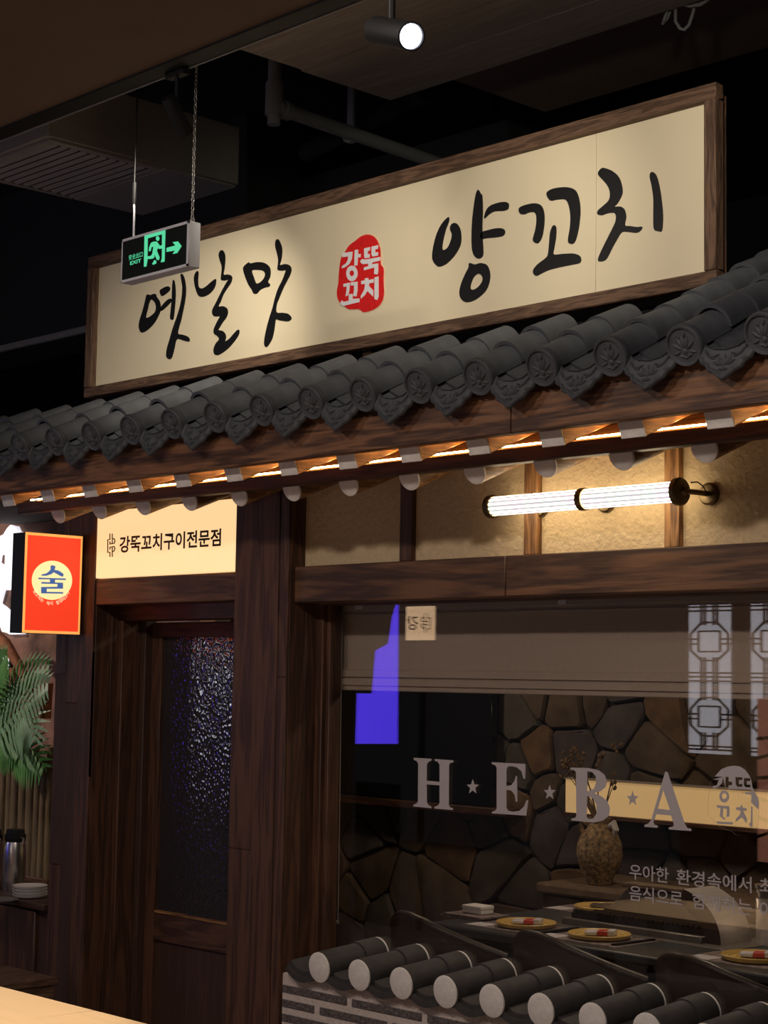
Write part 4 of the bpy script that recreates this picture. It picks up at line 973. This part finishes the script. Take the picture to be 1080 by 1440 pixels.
# curved steel extraction duct
hx = pZ(1030, 1328, TZ).x
def arcduct(x0):
    mb = MB(); rows = []
    pts = []
    for i in range(13):
        t_ = i / 12 * math.radians(78); pts.append((math.sin(t_), math.cos(t_)))
    return pts
hd_ = thing('extraction_duct', 'curved polished steel extraction duct rising from the grill', 'duct', (hx, 1.25, TZ))
Rr = .235; cxo = hx - Rr * .98
rows = []
prof_ = []
for i in range(15):
    t_ = math.radians(-2 + i * 5.6); prof_.append((cxo + Rr * math.cos(t_), TZ + .004 + (Rr * .86) * math.sin(t_)))
inn = []
for i in range(15):
    t_ = math.radians(-2 + i * 5.6); inn.append((cxo + (Rr - .075) * math.cos(t_), TZ + .004 + (Rr - .075) * .86 * math.sin(t_)))
poly = prof_ + inn[::-1]
ya_, yb_2 = 1.16, 1.36
mb = MB(); n = 15
for (A_, nm) in ((prof_, 0),):
    mb.grid([[Vector((x_, y_, z_)) for x_, z_ in prof_] for y_ in (ya_, yb_2)])
mb.build('outer_sheet', 'steel', hd_)
for y_ in (ya_, yb_2):
    mb = MB(); mb.grid([[Vector((x_, y_, z_)) for x_, z_ in prof_], [Vector((x_, y_, z_)) for x_, z_ in inn]]); mb.build('side_cheek', 'chairshell', hd_)
mb = MB(); mb.grid([[Vector((x_, y_, z_)) for x_, z_ in inn] for y_ in (ya_, yb_2)]); mb.build('inner_sheet', 'steel_dark', hd_)
hb = thing('grill_hood', 'grey metal grill hood with a tray rim behind the grill', 'hood', (gx0 + .5, 1.5, TZ))
A_ = [pY(848, 1292, 1.46), pY(985, 1305, 1.46), pY(960, 1256, 1.46), pY(885, 1249, 1.46)]
MB().prism([Vector((q.x, 1.44, max(q.z, TZ + .002))) for q in A_], (0, .06, 0)).build('hood_body', 'steel_dark', hb, .004)
A_ = [pY(877, 1243, 1.43), pY(972, 1256, 1.43)]
boxpart('tray_rim', (A_[0].x, 1.42, A_[1].z - .006), (A_[1].x + .05, 1.50, A_[1].z + .012), 'ledge', hb, .003)
# steel canister at the right edge
cp = pZ(1079, 1328, TZ)
cn = thing('steel_canister', 'tall polished steel canister at the right edge of the table', 'canister', (cp.x + .01, cp.y, TZ))
hC = pY(1078, 1262, cp.y).z - TZ
MB().lathe([(.050, 0), (.052, .005), (.052, hC * .98), (.047, hC)], (cp.x + .01, cp.y, TZ), 28).build('body', 'steel', cn)
MB().lathe([(.047, 0), (.045, .012), (.055, .035), (.058, .05), (.03, .052)], (cp.x + .01, cp.y, TZ + hC), 28).build('lid', 'steel_dark', cn)
# plates with packets
def plate(px, label, pk=True, blackpk=False):
    c = pZ(px[0], px[1], TZ + .004); c.z = TZ + .002
    t = thing('plate', label, 'plate', c, 'mustard plates on the grill table')
    MB().lathe([(.085, 0), (.118, .004), (.125, .018), (.122, .021), (.112, .010), (.080, .0075), (.004, .0075)], c, 36).build('dish', 'plate', t)
    for k in range(2):
        MB().tube([c + Vector(((.100 - k * .03) * math.cos(q_ * math.pi / 16), (.100 - k * .03) * math.sin(q_ * math.pi / 16), .0095 - .001 * k)) for q_ in range(33)], .0028, 6, False).build('ridge', 'plate', t)
    pk_ = thing('napkin_packet' if not blackpk else 'black_napkin', ('small foil packet lying on ' if not blackpk else 'crumpled black packet lying on ') + label.split(' plate ')[0] + ' plate ' + label.split(' plate ')[1], 'packet', c + Vector((0, 0, .012)))
    b0 = c + Vector((-.05, -.01, .012)); rr_ = Matrix.Rotation(.5, 3, 'Z')
    for i, (mt_, a_, w_) in enumerate((('packet', -.055, .05), ('packet_red', -.005, .045), ('packet', .035, .03)) if not blackpk else (('black', -.05, .05), ('black', 0, .05))):
        mb = MB().box((a_, -.03, 0), (a_ + w_, .03, .014 + .004 * i)); mb.v = [c + Vector((0, 0, .012)) + rr_ @ v for v in mb.v]; mb.build('packet_panel', mt_, pk_, .003)
    return c
PL = [((740, 1302), 'mustard yellow plate nearest the white card box'), ((847, 1279), 'mustard yellow plate behind the grill bars on left'), ((843, 1318), 'mustard yellow plate in front of the grill'), ((1062, 1349), 'mustard yellow plate in front of steel canister'), ((985, 1297), 'mustard yellow plate behind curved steel duct')]
for i, (px, lb) in enumerate(PL):
    c = plate(px, lb, True, i in (1, 4))
    front = c.y < 1.2
    mp_ = thing('placemat', 'printed paper placemat under the ' + lb, 'placemat', (c.x, c.y, TZ))
    boxpart('sheet', (c.x - .22, c.y - .15, TZ), (c.x + .20, c.y + .13, TZ + .0012), 'paperm', mp_, 0)
    boxpart('printed_corner', (c.x - .21, c.y - .14, TZ + .0012), (c.x - .11, c.y - .05, TZ + .0018), 'packet', mp_, 0)
    if front:
        ck = solo('chopsticks', MB().beam((c.x + .16, c.y - .12, TZ + .005), (c.x + .17, c.y + .12, TZ + .005), .008, .007).beam((c.x + .175, c.y - .12, TZ + .005), (c.x + .18, c.y + .12, TZ + .005), .008, .007), 'black', 'dark chopsticks lying right of the ' + lb, 'chopsticks', (c.x + .17, c.y, TZ))
wbx = pZ(672, 1290, TZ)
t = thing('card_box', 'small white card box on a stack of menus at the table end', 'box', (wbx.x, wbx.y, TZ + .018))
boxpart('body', (wbx.x - .055, wbx.y - .04, TZ + .018), (wbx.x + .055, wbx.y + .04, TZ + .038), 'whitebox', t, .003)
boxpart('lid', (wbx.x - .057, wbx.y - .042, TZ + .036), (wbx.x + .057, wbx.y + .042, TZ + .052), 'whitebox', t, .003)
for i in range(2):
    solo('menu', MB().box((wbx.x - .13 + .02 * i, wbx.y - .10, TZ + .009 * i), (wbx.x + .10 + .02 * i, wbx.y + .07, TZ + .009 * i + .008)), ('paperm', 'packet')[0], ('lower', 'upper')[i] + ' printed menu under the white card box', 'menu', (wbx.x, wbx.y, TZ + .009 * i), bevel=.001)
# curved chairs
def chair(cx, cy, label):
    t = thing('dining_chair', label, 'chair', (cx, cy, 0), 'curved-back chairs at the grill table')
    n = 20; rows = [[], [], [], []]
    for i in range(n + 1):
        s_ = i / n; x_ = cx - .315 + .625 * s_; y_ = cy - .13 * math.sin(math.pi * s_)
        K = ((0, .745), (.06, .790), (.18, .815), (.34, .822), (.5, .808), (.7, .770), (.88, .728), (1, .700))
        for (a_, b_), (c_, d_) in zip(K, K[1:]):
            if a_ <= s_ <= c_: zt_ = b_ + (d_ - b_) * (s_ - a_) / (c_ - a_)
        for r_, (yy, zz_) in enumerate(((y_, .40), (y_ - .0, zt_), (y_ + .03, zt_), (y_ + .03, .40))): rows[r_].append(Vector((x_, yy, zz_)))
    mb = MB().grid(rows + [rows[0]])
    mb.f.append(tuple(k_ * (n + 1) for k_ in range(4))); mb.f.append(tuple(k_ * (n + 1) + n for k_ in range(4)))
    mb.build('backrest', 'chairshell', t)
    MB().tube([(v.x, v.y + .015, v.z) for v in rows[1]], .017, 10).build('top_roll', 'chairshell', t)
    MB().lathe([(.25, 0), (.28, .02), (.28, .08), (.24, .10)], (cx, cy + .14, .38), 28).build('seat', 'chairshell', t)
    MB().tube([(cx, cy + .12, .02), (cx, cy + .12, .38)], .03, 14).build('pedestal', 'black', t)
    MB().lathe([(.2, 0), (.2, .01), (.05, .02)], (cx, cy + .12, 0), 28).build('foot', 'black', t)
chair(.40, .50, 'dark curved-back chair nearest the timber column behind the cap tiles')
chair(1.07, .50, 'dark curved-back chair in the middle behind the window')
chair(1.745, .50, 'dark curved-back chair furthest right behind the window')

# ================================================================== LEFT: neighbour shop
MY = .9
solo('wall_mural', MB().box((-6, MY, 0), (-1.75, MY + .1, 3.22)), 'mural', None, None, (-3.3, MY, 0), kind='structure')
mc = thing('mural_character', 'large glowing white brush-stroke character on the rust-coloured mural wall', 'sign', tuple(pY(10, 890, MY - .03)))
def TM(p): q = pY(p[0] / 6., 720 + p[1] / 6., MY - .02); return (q.x, q.z)
CH = [(-150,230),(-60,200),(0,210),(40,190),(70,140),(100,110),(125,118),(150,120),(172,165),(200,172),(260,176),(250,500),(230,640),(105,655),(70,660),(48,635),(50,520),(52,440),(54,355),(10,365),(0,430),(12,432),(40,460),(46,520),(44,600),(46,640),(30,690),(8,770),(50,800),(92,838),(200,850),(205,1030),(92,1034),(70,1020),(28,1010),(0,930),(-60,940),(-150,900)]
vs, fs = fill2d([[[TM(q) for q in CH]]], .02); on_plane(vs, fs, (0, MY - .02, 0), XH, ZH).build('glowing_shape', 'glow_white', mc, smooth=False)
a = pY(-14, 942, MY - .03); b = pY(12, 920, MY - .03)
ng = thing('neighbour_sign', 'small dark sign with white Korean letter between the palm fronds', 'sign', tuple(a))
boxpart('plate', (a.x - .2, MY - .025, a.z - .04), (b.x + .02, MY - .002, b.z + .03), 'black', ng, .002)
c = pY(2, 940, MY - .03)
text_on('lettering', '이', (c.x, c.z, b.x, b.z), (0, MY - .026, 0), XH, ZH, 'glow_white', ng, .02)
# terracotta branches in front of the mural
bt = thing('terracotta_branch', 'twisted terracotta-coloured branch behind the palm leaves', 'branch', tuple(pY(20, 1060, .7)))
def brn(pts, r): MB().tube([pY(u, v, .64) for u, v in pts], r, 10).build('limb', 'bark', bt)
brn([(-10, 890), (8, 905), (20, 925), (32, 945), (42, 962), (46, 985), (40, 1005)], [.035, .032, .028, .025, .022, .018, .012])
brn([(5, 1060), (18, 1010), (24, 975), (18, 940)], [.04, .035, .03, .02]); brn([(64, 1010), (66, 975), (68, 960)], [.03, .03, .028]); brn([(20, 1075), (25, 1050), (28, 1030)], [.045, .04, .03])
# palm
pp = pY(-12, 1075, .45)
pm = thing('potted_palm', 'green palm with arching feathery fronds beside the bamboo fence', 'plant', (pp.x, .45, 0))
MB().tube([(pp.x, .45, 0), (pp.x, .45, pp.z)], .04, 10).build('trunk', 'bark', pm)
MB().lathe([(.16, 0), (.20, .02), (.22, .32), (.2, .34)], (pp.x, .45, 0), 24).build('pot', 'steel_dark', pm)
def frond(P, lw_, mt_, n=18):
    P = [Vector(p) for p in P]
    def bez(t_): a_, b_, c_ = P; return a_ * (1 - t_) ** 2 + b_ * 2 * t_ * (1 - t_) + c_ * t_ * t_
    mb = MB(); mb.tube([bez(i / 10) for i in range(11)], [.007 * (1 - .8 * i / 10) for i in range(11)], 6)
    for i in range(2, n):
        t_ = i / n; c = bez(t_); d = (bez(min(1, t_ + .02)) - bez(max(0, t_ - .02))).normalized()
        for s_ in (-1, 1):
            side = d.cross(Vector((0, -1, .25))).normalized() * s_
            L_ = lw_ * 1.55 * math.sin(math.pi * (.12 + .80 * t_)) ; tip = c + side * L_ * .80 + d * L_ * .62 + Vector((0, -.01, -.22 * L_))
            mid = (c + tip) / 2 + Vector((0, -.01, .04 * L_)); wv = d * .017
            mb.add([c - wv * .6, c + wv * .6, mid + wv, mid - wv, tip], [(0, 1, 2, 3), (3, 2, 4)])
    return mb.build('frond', mt_, pm, smooth=False)
FR = [((-25, 1075), (20, 960), (72, 960), .16, 'leaf2', .38), ((-25, 1075), (40, 955), (50, 1045), .17, 'leaf2', .34), ((-25, 1075), (10, 930), (75, 935), .12, 'leaf', .5),
      ((-25, 1080), (25, 1000), (66, 1085), .15, 'leaf', .42), ((-30, 1075), (-15, 940), (12, 920), .14, 'leaf', .40), ((-30, 1080), (-5, 1000), (30, 1060), .14, 'leaf', .40), ((-30, 1080), (-5, 960), (20, 985), .14, 'leaf', .45)]
for a_, b_, c_, lw2, mt_, y_ in FR: frond([pY(*a_, .45), pY(*b_, y_), pY(*c_, y_)], lw2, mt_)
# bamboo fence
bf = thing('bamboo_fence', 'upright brown bamboo pole fence behind the thermos flask', 'fence', tuple(Vector((pY(30, 1200, .80).x, .80, 0))))
xa_ = pY(-25, 1150, .78).x; xb_ = pY(82, 1150, .78).x; zt_ = pY(30, 1062, .78).z; i = 0
x = xa_
while x < xb_:
    r_ = random.uniform(.026, .038)
    MB().tube([(x + r_, .78, 0), (x + r_ + random.uniform(-.01, .01), .78, zt_ * .5), (x + r_, .78, zt_ + random.uniform(-.03, .06))], [r_, r_ * 1.03, r_ * .95], 12).build('pole', 'bamboo', bf); x += 2 * r_ + .004
boxpart('bottom_rail', (xa_, .72, pY(30, 1230, .74).z - .03), (xb_, .745, pY(30, 1230, .74).z), 'dark_x', bf, .003)
# counter with flask and bowls
CZ = .715
cY0 = pZ(50, 1270, CZ).y
ct_ = thing('side_counter', 'dark wooden side counter left of the plank column', 'counter', (-1.9, cY0 + .3, 0))
cxr = pY(60, 1300, cY0).x
boxpart('worktop', (-3.2, cY0, CZ - .03), (cxr, cY0 + .30, CZ), 'dark2_x', ct_, .004)
for x in (-3.15, -2.65, -2.15):
    boxpart('door_panel', (x, cY0 + .02, .04), (min(x + .5, cxr - .01), cY0 + .04, CZ - .04), 'dark_z', ct_, .004)
boxpart('carcass', (-3.15, cY0 + .04, 0), (cxr - .01, cY0 + .29, CZ - .03), 'dark2_z', ct_, 0)
def flask(px, label):
    c = pZ(px[0], px[1], CZ); c.z = CZ
    t = thing('thermos_flask', label, 'flask', c, 'steel flasks on the side counter')
    h = pY(px[0], 1166, c.y).z - CZ; r_ = .055
    MB().lathe([(r_ * .96, 0), (r_, .006), (r_, h * .60), (r_ * .90, h * .75), (r_ * .84, h * .80)], c, 28).build('body', 'flask', t)
    MB().lathe([(r_ * .86, h * .80), (r_ * .92, h * .83), (r_ * .92, h * .92), (r_ * .80, h * .94), (r_ * .78, h), (r_ * .5, h * 1.01)], c, 28).build('lid', 'black', t)
    MB().tube([c + Vector((r_ * .85, 0, h * .88)), c + Vector((r_ * 1.35, 0, h * .86)), c + Vector((r_ * 1.2, 0, h * .78))], .007, 8).build('spout', 'flask', t)
flask((19, 1252), 'steel thermos flask with black lid on the side counter'); flask((-14, 1250), 'steel thermos flask cut off by the left picture edge')
bc = pZ(42, 1262, CZ); bc.z = CZ
for i in range(4):
    solo('side_plate', MB().lathe([(.045, 0), (.075, .006), (.082, .016), (.079, .017), (.06, .010), (.02, .009)], (bc.x, bc.y, CZ + i * .0135), 30), 'ceramic', ('lowest', 'second lowest', 'second highest', 'topmost')[i] + ' white plate of the stack on the side counter', 'plate', (bc.x, bc.y, CZ + i * .0135), 'stacked white plates on the side counter')
tp = pZ(-4, 1268, CZ); solo('serving_tray', MB().lathe([(.07, 0), (.09, .004), (.095, .012), (.09, .012), (.08, .007), (.03, .006)], (tp.x, tp.y, CZ), 30), 'steel_dark', 'shallow metal tray at the left end of the side counter', 'tray', (tp.x, tp.y, CZ))
# low bench in front of the door column
q = pY(84, 1375, -.30)
t = thing('wooden_bench', 'low wooden bench behind the pale foreground table', 'bench', (q.x - .2, -.55, 0))
boxpart('seat', (q.x - .40, -.85, q.z - .03), (q.x, -.30, q.z), 'frame_y', t, .004)
boxpart('side_panel', (q.x - .03, -.83, 0), (q.x - .01, -.32, q.z - .03), 'frame_y', t, .003)
boxpart('side_panel', (q.x - .39, -.83, 0), (q.x - .37, -.32, q.z - .03), 'frame_y', t, .003)

# foreground table
ft = thing('foreground_table', 'pale peach wooden table catching lamp light in the lower left foreground', 'table', (.6, -1.9, 0))
e0 = pZ(60, 1402, .75).y
s1 = pZ(138, 1420, .75).x
for a, b in ((.10, s1 - .0006), (s1 + .0006, 1.45)): boxpart('top_plank', (a, -2.0, .722), (b, e0, .75), 'tableout', ft, .003)
for x in (.15, 1.34):
    for y in (-1.95, e0 - .12): boxpart('leg', (x, y, 0), (x + .06, y + .06, .72), 'frame_z', ft, .003)

# ================================================================== across the hall (seen as reflections in the glass)
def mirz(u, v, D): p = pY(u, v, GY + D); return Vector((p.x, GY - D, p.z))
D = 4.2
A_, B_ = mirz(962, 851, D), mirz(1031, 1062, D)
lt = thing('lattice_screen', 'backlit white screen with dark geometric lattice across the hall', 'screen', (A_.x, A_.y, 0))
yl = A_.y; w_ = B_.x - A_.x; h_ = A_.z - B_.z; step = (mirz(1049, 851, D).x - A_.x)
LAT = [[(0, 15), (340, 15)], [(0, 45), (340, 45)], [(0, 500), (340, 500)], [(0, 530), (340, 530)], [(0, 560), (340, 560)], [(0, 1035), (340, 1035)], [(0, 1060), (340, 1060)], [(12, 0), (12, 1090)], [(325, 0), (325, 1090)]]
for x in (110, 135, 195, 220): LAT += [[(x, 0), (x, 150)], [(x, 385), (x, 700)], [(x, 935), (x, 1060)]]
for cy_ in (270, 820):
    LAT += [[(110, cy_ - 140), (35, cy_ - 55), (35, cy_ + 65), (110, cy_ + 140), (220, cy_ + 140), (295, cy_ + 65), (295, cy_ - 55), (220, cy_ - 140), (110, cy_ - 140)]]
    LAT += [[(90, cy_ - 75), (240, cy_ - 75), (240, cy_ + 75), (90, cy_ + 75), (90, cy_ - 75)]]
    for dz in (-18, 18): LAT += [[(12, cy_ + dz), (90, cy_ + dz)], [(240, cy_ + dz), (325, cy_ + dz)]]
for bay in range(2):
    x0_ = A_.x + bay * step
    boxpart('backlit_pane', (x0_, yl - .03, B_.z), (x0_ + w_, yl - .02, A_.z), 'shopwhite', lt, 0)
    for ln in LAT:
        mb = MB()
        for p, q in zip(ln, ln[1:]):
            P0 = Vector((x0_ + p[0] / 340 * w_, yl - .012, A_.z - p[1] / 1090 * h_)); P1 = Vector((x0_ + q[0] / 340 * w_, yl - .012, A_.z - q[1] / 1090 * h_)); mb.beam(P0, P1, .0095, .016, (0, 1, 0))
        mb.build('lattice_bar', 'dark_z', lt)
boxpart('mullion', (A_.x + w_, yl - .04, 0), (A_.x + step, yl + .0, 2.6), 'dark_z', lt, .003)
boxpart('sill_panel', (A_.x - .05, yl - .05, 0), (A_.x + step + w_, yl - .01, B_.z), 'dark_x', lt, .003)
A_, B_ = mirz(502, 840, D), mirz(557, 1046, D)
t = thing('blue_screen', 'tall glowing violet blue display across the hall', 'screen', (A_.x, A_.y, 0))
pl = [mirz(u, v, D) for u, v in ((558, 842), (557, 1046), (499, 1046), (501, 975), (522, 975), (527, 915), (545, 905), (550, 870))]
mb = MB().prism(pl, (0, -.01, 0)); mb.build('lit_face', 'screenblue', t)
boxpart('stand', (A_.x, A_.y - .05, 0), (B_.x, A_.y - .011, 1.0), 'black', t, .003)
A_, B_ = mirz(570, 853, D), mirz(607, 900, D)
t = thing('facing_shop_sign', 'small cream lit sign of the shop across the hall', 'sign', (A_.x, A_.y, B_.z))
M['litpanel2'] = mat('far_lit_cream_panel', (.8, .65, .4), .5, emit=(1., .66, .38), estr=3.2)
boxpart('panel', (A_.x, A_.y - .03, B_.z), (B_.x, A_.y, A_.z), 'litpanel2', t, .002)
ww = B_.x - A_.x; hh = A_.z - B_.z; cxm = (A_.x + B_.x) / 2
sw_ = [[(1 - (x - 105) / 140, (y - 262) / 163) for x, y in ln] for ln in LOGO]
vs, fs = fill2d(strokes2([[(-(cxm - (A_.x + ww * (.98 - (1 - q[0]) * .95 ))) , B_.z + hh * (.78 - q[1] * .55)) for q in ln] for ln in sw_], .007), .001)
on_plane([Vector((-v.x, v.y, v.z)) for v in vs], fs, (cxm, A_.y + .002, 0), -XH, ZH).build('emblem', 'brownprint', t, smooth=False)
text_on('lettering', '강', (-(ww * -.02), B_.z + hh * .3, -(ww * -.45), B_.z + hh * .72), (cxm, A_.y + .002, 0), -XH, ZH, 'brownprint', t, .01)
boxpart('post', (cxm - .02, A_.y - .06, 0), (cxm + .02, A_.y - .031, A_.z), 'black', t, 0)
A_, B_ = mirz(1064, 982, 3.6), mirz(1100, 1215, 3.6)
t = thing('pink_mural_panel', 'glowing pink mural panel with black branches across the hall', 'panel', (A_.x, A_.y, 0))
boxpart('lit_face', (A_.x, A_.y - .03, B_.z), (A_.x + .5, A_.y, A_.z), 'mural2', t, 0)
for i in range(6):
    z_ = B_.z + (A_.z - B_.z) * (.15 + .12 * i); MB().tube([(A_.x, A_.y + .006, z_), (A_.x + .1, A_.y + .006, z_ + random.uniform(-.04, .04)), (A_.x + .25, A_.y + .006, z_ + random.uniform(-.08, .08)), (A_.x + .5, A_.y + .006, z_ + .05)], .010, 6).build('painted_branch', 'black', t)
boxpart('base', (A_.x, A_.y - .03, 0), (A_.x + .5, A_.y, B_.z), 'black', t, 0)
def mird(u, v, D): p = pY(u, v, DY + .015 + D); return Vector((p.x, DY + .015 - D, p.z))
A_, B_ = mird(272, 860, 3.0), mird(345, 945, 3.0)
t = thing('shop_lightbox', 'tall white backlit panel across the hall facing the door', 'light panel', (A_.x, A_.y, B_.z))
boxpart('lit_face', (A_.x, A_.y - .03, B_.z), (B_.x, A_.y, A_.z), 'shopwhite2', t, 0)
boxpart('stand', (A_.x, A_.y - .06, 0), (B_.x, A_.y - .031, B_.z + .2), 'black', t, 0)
